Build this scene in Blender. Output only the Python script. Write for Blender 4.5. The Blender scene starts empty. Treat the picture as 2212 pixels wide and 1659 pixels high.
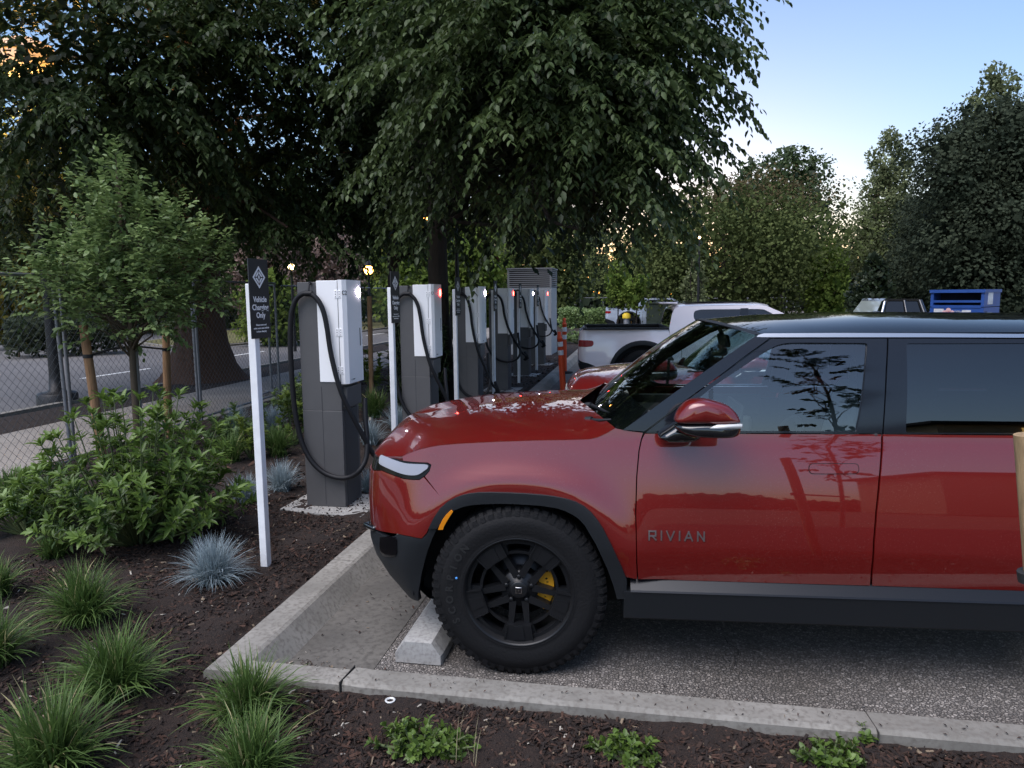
import bpy, bmesh, math, random
import numpy as np
from mathutils import Vector, Matrix, geometry

# ------------------------------------------------------------------ camera, sky, sun, exposure
SC = bpy.context.scene
COL = SC.collection
R = math.radians
PW, PH, PF, PCX, PCY = 2212, 1659, 1534.0, 1106.0, 829.5     # photo frame used for measuring
CAM_POS = Vector((0, 0, 1.87))
HEAD, PITCH, ROLL = R(10.3), R(7.1), R(-0.56)
CAM_R = Matrix.Rotation(HEAD, 3, 'Z') @ Matrix.Rotation(math.pi/2 - PITCH, 3, 'X') @ Matrix.Rotation(ROLL, 3, 'Z')
cam = bpy.data.cameras.new('camera')
cam.sensor_fit = 'HORIZONTAL'
cam.sensor_width = 36
cam.lens = 36 * PF / PW
cam.clip_start = 0.05
cam.clip_end = 2000
cam_o = bpy.data.objects.new('camera', cam)
cam_o.matrix_world = Matrix.Translation(CAM_POS) @ CAM_R.to_4x4()
COL.objects.link(cam_o)
SC.camera = cam_o

SUN_EL, SUN_AZ = R(60.0), R(212.0)      # azimuth measured from +Y towards +X
world = bpy.data.worlds.new('World')
SC.world = world
world.use_nodes = True
wn = world.node_tree.nodes
wl = world.node_tree.links
bg = wn['Background']
sky = wn.new('ShaderNodeTexSky')
sky.sky_type = 'NISHITA'
sky.sun_disc = False
sky.sun_elevation = SUN_EL
sky.sun_rotation = SUN_AZ
sky.air_density = 1.0
sky.dust_density = 2.5
sky.ozone_density = 2.0
hs = wn.new('ShaderNodeMix')          # a slightly lavender dusk white
hs.data_type = 'RGBA'; hs.blend_type = 'MULTIPLY'
hs.inputs[0].default_value = 1.0
hs.inputs[7].default_value = (0.76, 0.765, 0.76, 1)
wl.new(sky.outputs[0], hs.inputs[6])
glow = wn.new('ShaderNodeTexSky')      # afterglow low in front, where the sun went down
glow.sky_type = 'NISHITA'; glow.sun_disc = False
glow.sun_elevation = R(2.0); glow.sun_rotation = R(2.0)
glow.air_density = 1.0; glow.dust_density = 0.6; glow.ozone_density = 3.0
ga = wn.new('ShaderNodeMix'); ga.data_type = 'RGBA'; ga.blend_type = 'ADD'; ga.inputs[0].default_value = 1.0
wl.new(hs.outputs[2], ga.inputs[6]); gm = wn.new('ShaderNodeMix'); gm.data_type = 'RGBA'; gm.blend_type = 'MULTIPLY'; gm.inputs[0].default_value = 1.0
gm.inputs[7].default_value = (1.02, 1.06, 1.2, 1)
wl.new(glow.outputs[0], gm.inputs[6]); wl.new(gm.outputs[2], ga.inputs[7])
wl.new(ga.outputs[2], bg.inputs[0])
bg.inputs[1].default_value = 0.10

sd = bpy.data.lights.new('sun', 'SUN')
sd.energy = 1.5
sd.angle = R(55)
sd.color = (0.97, 0.95, 1.0)
sun = bpy.data.objects.new('sun', sd)
dvec = Vector((math.sin(SUN_AZ)*math.cos(SUN_EL), math.cos(SUN_AZ)*math.cos(SUN_EL), math.sin(SUN_EL)))
sun.rotation_euler = (-dvec).to_track_quat('-Z', 'Y').to_euler()
sun.location = dvec * 60
COL.objects.link(sun)

SC.view_settings.view_transform = 'Standard'
SC.view_settings.look = 'None'
SC.view_settings.gamma = 1.0
SC.view_settings.exposure = 1.05
SC.render.engine = 'CYCLES'
SC.cycles.max_bounces = 8
SC.cycles.diffuse_bounces = 3
SC.cycles.transparent_max_bounces = 12
SC.cycles.caustics_reflective = False
SC.cycles.caustics_refractive = False
SC.cycles.sample_clamp_indirect = 4.0

# ------------------------------------------------------------------ measuring helpers
def ray(X, Y):
    return CAM_R @ Vector(((X-PCX)/PF, -(Y-PCY)/PF, -1))
def G(X, Y, z=0.0):
    """ground point (height z) seen at photo position X, Y"""
    d = ray(X, Y); t = (z-CAM_POS.z)/d.z
    return CAM_POS + d*t
def AT(X, Y, dist):
    """point at horizontal distance dist along photo direction X, Y"""
    d = ray(X, Y); t = dist/math.hypot(d.x, d.y)
    return CAM_POS + d*t
def PROJ(P):
    q = CAM_R.transposed() @ (Vector(P)-CAM_POS)
    return PCX + PF*q.x/-q.z, PCY - PF*q.y/-q.z

# ------------------------------------------------------------------ object helpers
def tag(o, label=None, cat=None, group=None, kind=None):
    if label: o['label'] = label
    if cat: o['category'] = cat
    if group: o['group'] = group
    if kind: o['kind'] = kind
    return o
def thing(name, label, cat, loc=(0, 0, 0), rz=0.0, group=None):
    o = bpy.data.objects.new(name, None)
    o.empty_display_size = 0.1
    o.location = loc; o.rotation_euler = (0, 0, rz)
    COL.objects.link(o)
    return tag(o, label, cat, group)
def kids(o):
    return [c for c in bpy.data.objects if c.parent == o]
def dup(o, loc=None, rz=None, label=None, parent=None, swap=None):
    c = o.copy(); COL.objects.link(c)
    if parent: c.parent = parent
    if loc is not None: c.location = loc
    if rz is not None: c.rotation_euler = (0, 0, rz)
    if label: c['label'] = label
    for ch in kids(o): dup(ch, parent=c)
    return c
def link_mesh(name, me, parent=None):
    o = bpy.data.objects.new(name, me); COL.objects.link(o)
    if parent: o.parent = parent
    return o

class MB:
    """collects shapes, then links them as ONE mesh object"""
    def __init__(s): s.v = []; s.f = []; s.m = []; s.sm = []
    def add(s, vs, fs, m=0, smooth=False, M=None):
        b = len(s.v)
        for p in vs:
            p = Vector(p)
            if M is not None: p = M @ p
            s.v.append(tuple(p))
        for f in fs:
            s.f.append(tuple(i+b for i in f)); s.m.append(m); s.sm.append(smooth)
        return s
    def box(s, c, d, M=None, m=0, bev=0.0):
        x, y, z = [k/2 for k in d]
        T = Matrix.Translation(Vector(c))
        if M is not None: T = T @ M if len(M) == 4 else T @ M.to_4x4()
        if bev <= 0:
            vs = [(sx*x, sy*y, sz*z) for sx in (-1, 1) for sy in (-1, 1) for sz in (-1, 1)]
            fs = [(0,1,3,2), (4,6,7,5), (0,4,5,1), (2,3,7,6), (0,2,6,4), (1,5,7,3)]
            return s.add(vs, fs, m, False, T)
        bm = bmesh.new(); bmesh.ops.create_cube(bm, size=1.0)
        for v in bm.verts: v.co = Vector((v.co.x*d[0], v.co.y*d[1], v.co.z*d[2]))
        bmesh.ops.bevel(bm, geom=bm.edges[:], offset=bev, segments=2, affect='EDGES', profile=0.5)
        return s.bm(bm, m, True, T)
    def bm(s, bm, m=0, smooth=True, M=None):
        bm.verts.index_update(); n0 = len(s.sm)
        s.add([v.co.copy() for v in bm.verts], [[v.index for v in f.verts] for f in bm.faces], m, smooth, M)
        if smooth:
            ar = sorted(range(len(bm.faces)), key=lambda i: -bm.faces[i].calc_area())[:6] if not bm.faces.ensure_lookup_table() else []
            for i in ar: s.sm[n0+i] = False
        bm.free(); return s
    def cyl(s, p0, p1, r0, r1=None, n=12, m=0, cap=True, smooth=True):
        if r1 is None: r1 = r0
        return s.tube([p0, p1], [r0, r1], n, m, cap, smooth)
    def tube(s, pts, rad, n=8, m=0, cap=True, smooth=True):
        pts = [Vector(p) for p in pts]
        if not isinstance(rad, (list, tuple)): rad = [rad]*len(pts)
        vs = []; fs = []; L = len(pts); up = None
        for i, p in enumerate(pts):
            t = (pts[min(i+1, L-1)] - pts[max(i-1, 0)])
            t = t.normalized() if t.length > 1e-9 else Vector((0, 0, 1))
            if up is None:
                up = Vector((1, 0, 0)) if abs(t.x) < 0.9 else Vector((0, 1, 0))
            a = (up - t*up.dot(t)); a = a.normalized() if a.length > 1e-6 else t.orthogonal().normalized()
            up = a; b = t.cross(a)
            for k in range(n):
                th = 2*math.pi*k/n
                vs.append(p + (a*math.cos(th) + b*math.sin(th))*rad[i])
        for i in range(L-1):
            for k in range(n):
                k2 = (k+1) % n
                fs.append((i*n+k, i*n+k2, (i+1)*n+k2, (i+1)*n+k))
        s.add(vs, fs, m, smooth)
        if cap:
            s.add(vs[:n], [tuple(range(n))[::-1]], m, False)
            s.add(vs[-n:], [tuple(range(n))], m, False)
        return s
    def lathe(s, prof, n=24, m=0, M=None, smooth=True, closed=False):
        """profile of (r, z) about local Z"""
        vs = []; fs = []; L = len(prof)
        for r, z in prof:
            for k in range(n):
                th = 2*math.pi*k/n
                vs.append((r*math.cos(th), r*math.sin(th), z))
        for i in range(L if closed else L-1):
            j = (i+1) % L
            for k in range(n):
                k2 = (k+1) % n
                fs.append((i*n+k, i*n+k2, j*n+k2, j*n+k))
        return s.add(vs, fs, m, smooth, M)
    def prism(s, poly, h0, h1, M=None, m=0, smooth=False):
        """flat outline (x, y) pulled from z=h0 to z=h1"""
        n = len(poly)
        vs = [(x, y, h0) for x, y in poly] + [(x, y, h1) for x, y in poly]
        fs = [tuple(range(n))[::-1], tuple(range(n, 2*n))]
        fs += [(i, (i+1) % n, n+(i+1) % n, n+i) for i in range(n)]
        return s.add(vs, fs, m, smooth, M)
    def sweep(s, prof, path, m=0, smooth=False, cap=True, closed=False):
        """profile (across, up) carried along a level path; across is to the right of travel"""
        P = [Vector(p) for p in path]; n = len(prof); L = len(P); vs = []; fs = []
        for i, p in enumerate(P):
            a = (P[i]-P[i-1]) if (i > 0) else None
            b = (P[i+1]-P[i]) if i < L-1 else None
            def rt(t):
                t = Vector((t.x, t.y, 0)).normalized(); return Vector((t.y, -t.x, 0))
            if a is None: o = rt(b); k = 1
            elif b is None: o = rt(a); k = 1
            else:
                ra, rb = rt(a), rt(b); o = (ra+rb).normalized(); k = 1/max(0.3, o.dot(ra))
            for x, z in prof: vs.append(p + o*(x*k) + Vector((0, 0, z)))
        cnt = n if closed else n-1
        for i in range(L-1):
            for k in range(cnt):
                k2 = (k+1) % n
                fs.append((i*n+k, i*n+k2, (i+1)*n+k2, (i+1)*n+k))
        s.add(vs, fs, m, smooth)
        if cap and n > 2:
            s.add(vs[:n], [tuple(range(n))], m, False); s.add(vs[-n:], [tuple(range(n))[::-1]], m, False)
        return s
    def sphere(s, c, r, n=12, m=0, sc=(1, 1, 1)):
        prof = [(r*math.sin(math.pi*i/n), -r*math.cos(math.pi*i/n)) for i in range(n+1)]
        prof[0] = (1e-4, prof[0][1]); prof[-1] = (1e-4, prof[-1][1])
        return s.lathe(prof, n*2, m, Matrix.Translation(Vector(c)) @ Matrix.Diagonal((*sc, 1)))
    def build(s, name, mats, parent=None, fix=True):
        me = bpy.data.meshes.new(name)
        me.from_pydata(s.v, [], s.f)
        if not isinstance(mats, (list, tuple)): mats = [mats]
        for k in mats: me.materials.append(k)
        me.polygons.foreach_set('material_index', s.m)
        me.polygons.foreach_set('use_smooth', s.sm)
        if fix:
            bm = bmesh.new(); bm.from_mesh(me)
            bmesh.ops.recalc_face_normals(bm, faces=bm.faces[:])
            bm.to_mesh(me); bm.free()
        me.update()
        return link_mesh(name, me, parent)

# ------------------------------------------------------------------ materials
def mat(name, col, rough=0.6, metal=0.0, var=0.0, scale=8.0, bump=0.0, bscale=60.0, coat=0.0, spec=0.5,
        col2=None, detail=6.0, emit=None, estr=0.0, stretch=None, trans=0.0):
    m = bpy.data.materials.new(name); m.use_nodes = True
    nt = m.node_tree; N = nt.nodes; L = nt.links
    p = N['Principled BSDF']
    p.inputs['Base Color'].default_value = (*col, 1)
    p.inputs['Roughness'].default_value = rough
    p.inputs['Metallic'].default_value = metal
    p.inputs['Coat Weight'].default_value = coat
    p.inputs['Coat Roughness'].default_value = 0.03
    p.inputs['Specular IOR Level'].default_value = spec
    if trans: p.inputs['Transmission Weight'].default_value = trans
    if emit:
        p.inputs['Emission Color'].default_value = (*emit, 1)
        p.inputs['Emission Strength'].default_value = estr
    if var or bump or col2:
        tc = N.new('ShaderNodeTexCoord'); mp = N.new('ShaderNodeMapping')
        L.new(tc.outputs['Object'], mp.inputs[0])
        if stretch: mp.inputs['Scale'].default_value = stretch
        if var or col2:
            nz = N.new('ShaderNodeTexNoise'); nz.inputs['Scale'].default_value = scale; nz.inputs['Detail'].default_value = detail
            L.new(mp.outputs[0], nz.inputs[0])
            cr = N.new('ShaderNodeValToRGB')
            c2 = col2 or tuple(min(1, c*(1+var)) for c in col)
            c1 = col if col2 else tuple(c*(1-var) for c in col)
            cr.color_ramp.elements[0].position = 0.35; cr.color_ramp.elements[1].position = 0.68
            cr.color_ramp.elements[0].color = (*c1, 1); cr.color_ramp.elements[1].color = (*c2, 1)
            L.new(nz.outputs[0], cr.inputs[0]); L.new(cr.outputs[0], p.inputs['Base Color'])
        if bump:
            nb = N.new('ShaderNodeTexNoise'); nb.inputs['Scale'].default_value = bscale; nb.inputs['Detail'].default_value = 5
            L.new(mp.outputs[0], nb.inputs[0])
            bp = N.new('ShaderNodeBump'); bp.inputs['Strength'].default_value = bump; bp.inputs['Distance'].default_value = 0.02
            L.new(nb.outputs[0], bp.inputs['Height']); L.new(bp.outputs[0], p.inputs['Normal'])
    return m

def leaf_mat(name, dark, light, rough=0.45, transl=0.35, straw=None, spec=.35):
    """foliage: each leaf has its own tone (a per-leaf attribute), light passes through"""
    m = bpy.data.materials.new(name); m.use_nodes = True
    nt = m.node_tree; N = nt.nodes; L = nt.links
    p = N['Principled BSDF']; out = N['Material Output']
    at = N.new('ShaderNodeAttribute'); at.attribute_name = 'tone'
    cr = N.new('ShaderNodeValToRGB')
    cr.color_ramp.elements[0].color = (*dark, 1); cr.color_ramp.elements[1].color = (*light, 1)
    if straw:
        cr.color_ramp.elements[1].position = .9; e = cr.color_ramp.elements.new(1.0); e.color = (*straw, 1)
    L.new(at.outputs['Fac'], cr.inputs[0]); L.new(cr.outputs[0], p.inputs['Base Color'])
    p.inputs['Roughness'].default_value = rough
    p.inputs['Specular IOR Level'].default_value = spec
    t = N.new('ShaderNodeBsdfTranslucent'); L.new(cr.outputs[0], t.inputs[0])
    mx = N.new('ShaderNodeMixShader'); mx.inputs[0].default_value = transl
    L.new(p.outputs[0], mx.inputs[1]); L.new(t.outputs[0], mx.inputs[2]); L.new(mx.outputs[0], out.inputs[0])
    return m

def glass_mat(name, tint=(0.75, 0.82, 0.85), rough=0.0, fres=1.5, dark=0.0):
    """thin pane: mirror reflection by Fresnel over a tinted see-through film"""
    m = bpy.data.materials.new(name); m.use_nodes = True
    nt = m.node_tree; N = nt.nodes; L = nt.links
    N.remove(N['Principled BSDF']); out = N['Material Output']
    g = N.new('ShaderNodeBsdfGlossy'); g.inputs['Roughness'].default_value = rough; g.inputs['Color'].default_value = (1, 1, 1, 1)
    t = N.new('ShaderNodeBsdfTransparent'); t.inputs['Color'].default_value = (*tint, 1)
    fr = N.new('ShaderNodeFresnel'); fr.inputs['IOR'].default_value = fres
    mx = N.new('ShaderNodeMixShader')
    L.new(fr.outputs[0], mx.inputs[0]); L.new(t.outputs[0], mx.inputs[1]); L.new(g.outputs[0], mx.inputs[2]); L.new(mx.outputs[0], out.inputs[0])
    return m

# ------------------------------------------------------------------ foliage helper (many leaves, one mesh)
LEAF6 = np.array([(0, 0, 0), (0.33, 0.26, 0.05), (0.33, 0, -0.03), (0.33, -0.26, 0.05),
                  (0.72, 0.20, 0.0), (0.72, 0, -0.07), (0.72, -0.20, 0.0), (1.0, 0, -0.16)])
LEAF6F = [(0, 2, 1), (0, 3, 2), (1, 2, 5, 4), (2, 3, 6, 5), (4, 5, 7), (5, 6, 7)]
LEAF4 = np.array([(0, 0, 0), (0.5, 0.28, 0.05), (1.0, 0, -0.06), (0.5, -0.28, 0.05)])
LEAF4F = [(0, 3, 1), (1, 3, 2)]
def leaf_mesh(name, pos, axis, nrm, size, tone, material, parent=None, shape=4, width=1.0):
    pos = np.asarray(pos, float); axis = np.asarray(axis, float); nrm = np.asarray(nrm, float)
    size = np.asarray(size, float); tone = np.asarray(tone, float); n = len(pos)
    axis /= np.linalg.norm(axis, axis=1, keepdims=True)+1e-9
    side = np.cross(nrm, axis); side /= np.linalg.norm(side, axis=1, keepdims=True)+1e-9
    up = np.cross(axis, side)
    V, F = (LEAF6, LEAF6F) if shape == 6 else (LEAF4, LEAF4F)
    k = len(V)
    co = (pos[:, None, :] + size[:, None, None]*(V[None, :, 0:1]*axis[:, None, :] + width*V[None, :, 1:2]*side[:, None, :] + V[None, :, 2:3]*up[:, None, :]))
    me = bpy.data.meshes.new(name)
    me.vertices.add(n*k); me.vertices.foreach_set('co', co.reshape(-1))
    lens = np.array([len(f) for f in F]); flat = np.concatenate([np.array(f) for f in F])
    loops = (flat[None, :] + (np.arange(n)*k)[:, None]).reshape(-1)
    starts = np.concatenate([[0], np.cumsum(np.tile(lens, n))[:-1]])
    me.loops.add(len(loops)); me.loops.foreach_set('vertex_index', loops.astype(np.int32))
    me.polygons.add(n*len(F)); me.polygons.foreach_set('loop_start', starts.astype(np.int32))
    a = me.attributes.new('tone', 'FLOAT', 'POINT'); a.data.foreach_set('value', np.repeat(tone, k))
    me.materials.append(material)
    me.update(calc_edges=True)
    me.polygons.foreach_set('use_smooth', np.ones(n*len(F), bool))
    return link_mesh(name, me, parent)
def rnd_unit(rng, n):
    v = rng.normal(size=(n, 3)); return v/np.linalg.norm(v, axis=1, keepdims=True)

def text_mesh(body, size, depth, align='CENTER', spacing=1.0, sx=1.0, bold=0.0):
    cu = bpy.data.curves.new('txt', 'FONT'); cu.body = body; cu.size = size; cu.extrude = depth
    cu.align_x = align; cu.align_y = 'CENTER'; cu.space_character = spacing; cu.offset = bold; cu.resolution_u = 3
    cu.space_line = 0.95
    o = bpy.data.objects.new('txt', cu); COL.objects.link(o)
    bpy.context.view_layer.update()
    me = bpy.data.meshes.new_from_object(o.evaluated_get(bpy.context.evaluated_depsgraph_get()))
    bpy.data.objects.remove(o); bpy.data.curves.remove(cu)
    for v in me.vertices: v.co.x *= sx
    return me
def text_into(mb, body, size, depth, M, m=0, **k):
    me = text_mesh(body, size, depth, **k)
    mb.add([v.co.copy() for v in me.vertices], [tuple(p.vertices) for p in me.polygons], m, False, M)
    bpy.data.meshes.remove(me)
# ------------------------------------------------------------------ setting: ground, kerbs, lot, road
rng = np.random.default_rng(7); random.seed(7)

def ground_mat(name, c1, c2, c3, s1=3.0, s2=90.0, rough=0.9, bump=0.6, bdist=0.01, bscale=140.0):
    m = bpy.data.materials.new(name); m.use_nodes = True
    nt = m.node_tree; N = nt.nodes; L = nt.links; p = N['Principled BSDF']
    tc = N.new('ShaderNodeTexCoord')
    a = N.new('ShaderNodeTexNoise'); a.inputs['Scale'].default_value = s1; a.inputs['Detail'].default_value = 8
    b = N.new('ShaderNodeTexNoise'); b.inputs['Scale'].default_value = s2; b.inputs['Detail'].default_value = 4
    for k in (a, b): L.new(tc.outputs['Object'], k.inputs[0])
    r = N.new('ShaderNodeValToRGB'); r.color_ramp.elements[0].position = .35; r.color_ramp.elements[1].position = .65
    r.color_ramp.elements[0].color = (*c1, 1); r.color_ramp.elements[1].color = (*c2, 1)
    L.new(a.outputs[0], r.inputs[0])
    r2 = N.new('ShaderNodeValToRGB'); r2.color_ramp.elements[0].position = .45; r2.color_ramp.elements[1].position = .72
    L.new(b.outputs[0], r2.inputs[0])
    mx = N.new('ShaderNodeMix'); mx.data_type = 'RGBA'
    L.new(r2.outputs[0], mx.inputs[0]); L.new(r.outputs[0], mx.inputs[6]); mx.inputs[7].default_value = (*c3, 1)
    L.new(mx.outputs[2], p.inputs['Base Color']); p.inputs['Roughness'].default_value = rough
    v = N.new('ShaderNodeTexNoise'); v.inputs['Scale'].default_value = bscale; v.inputs['Detail'].default_value = 6
    L.new(tc.outputs['Object'], v.inputs[0])
    bp = N.new('ShaderNodeBump'); bp.inputs['Strength'].default_value = bump; bp.inputs['Distance'].default_value = bdist
    L.new(v.outputs[0], bp.inputs['Height']); L.new(bp.outputs[0], p.inputs['Normal'])
    return m

def aggregate_mat(name):
    """old asphalt with the binder worn off: stones of many greys in a dark matrix"""
    m = bpy.data.materials.new(name); m.use_nodes = True
    nt = m.node_tree; N = nt.nodes; L = nt.links; p = N['Principled BSDF']
    tc = N.new('ShaderNodeTexCoord')
    vo = N.new('ShaderNodeTexVoronoi'); vo.inputs['Scale'].default_value = 66; vo.feature = 'F1'
    ve = N.new('ShaderNodeTexVoronoi'); ve.inputs['Scale'].default_value = 66; ve.feature = 'DISTANCE_TO_EDGE'
    nz = N.new('ShaderNodeTexNoise'); nz.inputs['Scale'].default_value = 1.1; nz.inputs['Detail'].default_value = 7
    nf = N.new('ShaderNodeTexNoise'); nf.inputs['Scale'].default_value = 220; nf.inputs['Detail'].default_value = 3
    wob = N.new('ShaderNodeTexNoise'); wob.inputs['Scale'].default_value = 40
    ad = N.new('ShaderNodeMix'); ad.data_type = 'RGBA'; ad.blend_type = 'ADD'; ad.inputs[0].default_value = 0.018
    L.new(tc.outputs['Object'], wob.inputs[0]); L.new(tc.outputs['Object'], ad.inputs[6]); L.new(wob.outputs['Color'], ad.inputs[7])
    for k in (vo, ve): L.new(ad.outputs[2], k.inputs[0])
    for k in (nz, nf): L.new(tc.outputs['Object'], k.inputs[0])
    sx = N.new('ShaderNodeSeparateColor'); L.new(vo.outputs['Color'], sx.inputs[0])
    r = N.new('ShaderNodeValToRGB')
    r.color_ramp.elements[0].color = (.17, .155, .138, 1); r.color_ramp.elements[1].color = (.50, .455, .41, 1)
    for pos, c in ((.45, (.26, .235, .21)), (.85, (.35, .318, .285))):
        e = r.color_ramp.elements.new(pos); e.color = (*c, 1)
    L.new(sx.outputs[0], r.inputs[0])
    er = N.new('ShaderNodeValToRGB'); er.color_ramp.elements[0].position = .02; er.color_ramp.elements[1].position = .16
    L.new(ve.outputs['Distance'], er.inputs[0])
    mx = N.new('ShaderNodeMix'); mx.data_type = 'RGBA'; mx.inputs[6].default_value = (.115, .104, .094, 1)
    L.new(er.outputs[0], mx.inputs[0]); L.new(r.outputs[0], mx.inputs[7])
    rb = N.new('ShaderNodeValToRGB'); rb.color_ramp.elements[0].position = .3; rb.color_ramp.elements[1].position = .7
    rb.color_ramp.elements[0].color = (.62, .6, .58, 1); rb.color_ramp.elements[1].color = (1.1, 1.1, 1.12, 1)
    L.new(nz.outputs[0], rb.inputs[0])
    mm = N.new('ShaderNodeMix'); mm.data_type = 'RGBA'; mm.blend_type = 'MULTIPLY'; mm.inputs[0].default_value = 1
    L.new(mx.outputs[2], mm.inputs[6]); L.new(rb.outputs[0], mm.inputs[7])
    L.new(mm.outputs[2], p.inputs['Base Color'])
    p.inputs['Roughness'].default_value = .78
    hm = N.new('ShaderNodeMath'); hm.operation = 'MULTIPLY_ADD'; hm.inputs[1].default_value = .5
    L.new(nf.outputs[0], hm.inputs[0]); L.new(er.outputs[0], hm.inputs[2])
    bp = N.new('ShaderNodeBump'); bp.inputs['Strength'].default_value = .9; bp.inputs['Distance'].default_value = .011
    L.new(hm.outputs[0], bp.inputs['Height']); L.new(bp.outputs[0], p.inputs['Normal'])
    return m

M_MULCH = ground_mat('mulch', (.011, .0062, .0044), (.021, .0115, .0078), (.034, .019, .0125), 5, 120, .95, 1.0, .012, 110)
M_SOIL = ground_mat('far_ground', (.035, .040, .022), (.06, .065, .03), (.05, .04, .025), .25, 20, .95, .3, .02, 30)
M_CONC = ground_mat('kerb_concrete', (.20, .188, .165), (.30, .282, .25), (.16, .145, .125), 3.0, 45, .85, .25, .004, 200)
M_APRON = ground_mat('apron_concrete', (.095, .088, .078), (.145, .134, .118), (.075, .068, .06), 2.2, 30, .85, .25, .004, 160)
M_WALK = ground_mat('pavement_concrete', (.23, .21, .19), (.30, .275, .25), (.20, .185, .17), 1.2, 25, .85, .2, .004, 150)
M_ROAD = ground_mat('road_asphalt', (.115, .108, .108), (.15, .142, .14), (.10, .095, .095), .35, 60, .8, .2, .004, 200)
M_AGG = aggregate_mat('worn_asphalt')
M_PAINT = mat('road_paint', (.72, .72, .70), .7, var=.08, scale=30)
M_KERBFACE = M_CONC

def sheet(name, pts, z, m, kind='structure'):
    mb = MB(); n = len(pts)
    mb.add([(x, y, z) for x, y in pts], [tuple(range(n))], 0)
    return tag(mb.build(name, m, fix=False), kind=kind)
sheet('ground', [(-900, -900), (900, -900), (900, 900), (-900, 900)], -.10, M_SOIL)
sheet('parking_lot', [(-1.31, 2.95), (60, 2.95), (60, 80), (-1.31, 80)], 0.0, M_AGG)
sheet('concrete_apron', [(-1.9, 2.95), (-1.305, 2.95), (-1.305, 24), (-1.9, 24)], 0.004, M_APRON)
sheet('pavement', [(-8.62, -30), (-6.42, -30), (-6.42, 60), (-8.62, 60)], 0.045, M_WALK)
sheet('road', [(-27, -60), (-10.25, -60), (-10.25, 160), (-27, 160)], -.03, M_ROAD)
# painted lane dashes
for i in range(-1, 6):
    y0 = 15.0 + i*6.1
    tag(sheet('lane_dash', [(-13.42, y0), (-13.27, y0), (-13.23, y0+2.4), (-13.38, y0+2.4)], -.026, M_PAINT), kind='structure')
sheet('far_edge_line', [(-24.9, -40), (-24.75, -40), (-24.75, 23), (-24.9, 23)], -.026, M_PAINT)

# mulch bed: one uneven sheet, higher on the left, dropping away under the lot
def bed_h(x, y):
    z = .105 if x < -2.1 else .078
    if x < -2.1 and y < 3.2: z = .078 + (.027)*min(1, max(0, (-2.0-x)/.5))
    if x < -6.3: z = .03 + (x+6.5)*.0
    inside = (x > -1.98 and y > 2.92)
    if inside: return -.06
    return z
def axis_pts(a, b, fine0, fine1, hf, hc):
    p = []; t = a
    while t < b:
        p.append(t); t += hf if fine0 <= t <= fine1 else hc
    p.append(b); return p
xs = axis_pts(-10.3, 9, -4.6, 2.4, .035, .16); ys = axis_pts(-2, 40, 1.6, 6.2, .04, .22)
nzv = {}
hb = []
for j, y in enumerate(ys):
    for i, x in enumerate(xs):
        h = bed_h(x, y)
        if -8.66 < x < -6.4: h = -.05
        elif x <= -8.66: h = .03 - .05*min(1, max(0, (-9.9-x)/.3))
        n = math.sin(x*7.1+y*3.3)*math.sin(y*6.3-x*2.7)*.010 + math.sin(x*19+1.3)*math.sin(y*23)*.005 + random.uniform(-.006, .006)
        if h > 0: h += n
        hb.append((x, y, h))
nx = len(xs)
mb = MB()
mb.add(hb, [(j*nx+i, j*nx+i+1, (j+1)*nx+i+1, (j+1)*nx+i) for j in range(len(ys)-1) for i in range(nx-1)], 0, True)
tag(mb.build('mulch_bed', M_MULCH, fix=False), kind='structure')

# kerbs: battered section, one run up the stalls, one along the near edge
mb = MB()
prof = [(.0, -.1), (.0, .108), (.012, .12), (.155, .12), (.175, .11), (.262, .004), (.262, -.1)]
path = []
yy = 24.0
while yy > 3.2: path.append((-2.03, yy, 0)); yy -= 1.3
path += [(-2.03, 3.0, 0), (-2.03, 2.872, 0)]
mb2 = MB()
# profile runs toward +x (to the left of travel when going -y): mirror across
mb2.sweep([(-a, b) for a, b in prof], path, 0, False)
ko = tag(mb2.build('kerb', M_CONC), kind='structure')
mb = MB()
fp = [(0, -.1), (0, .106), (.012, .118), (.118, .118), (.122, -.1)]
mb.sweep([(-a, b) for a, b in fp], [(-1.86, 2.868, 0), (-1.33, 2.868, 0)], 0)
tag(mb.build('kerb_return', M_CONC), kind='structure')
mb = MB()
fp = [(0, -.1), (0, .113), (.016, .128), (.135, .126), (.15, .118), (.15, -.1)]
mb.add([], [])
mb.sweep([(-a, b) for a, b in fp], [(-1.325, 2.862, 0), (-1.24, 2.852, 0), (-.4, 2.855, 0), (.6, 2.86, 0), (2.2, 2.87, 0), (9, 2.9, 0)], 0)
tag(mb.build('kerb_front', M_CONC), kind='structure')
# joints and cracks across the kerbs
mb = MB()
for xj in (-1.327, .95):
    mb.box((xj, 2.93, .0665), (.0035, .158, .1245), Matrix.Rotation(R(random.uniform(-4, 4)), 3, 'Z'))
for yj in (4.3, 7.0, 9.7, 12.4):
    mb.box((-1.952, yj, .0625), (.165, .003, .117))
tag(mb.build('kerb_joint', mat('joint_dark', (.05, .045, .04), .9)), kind='structure')
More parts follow.
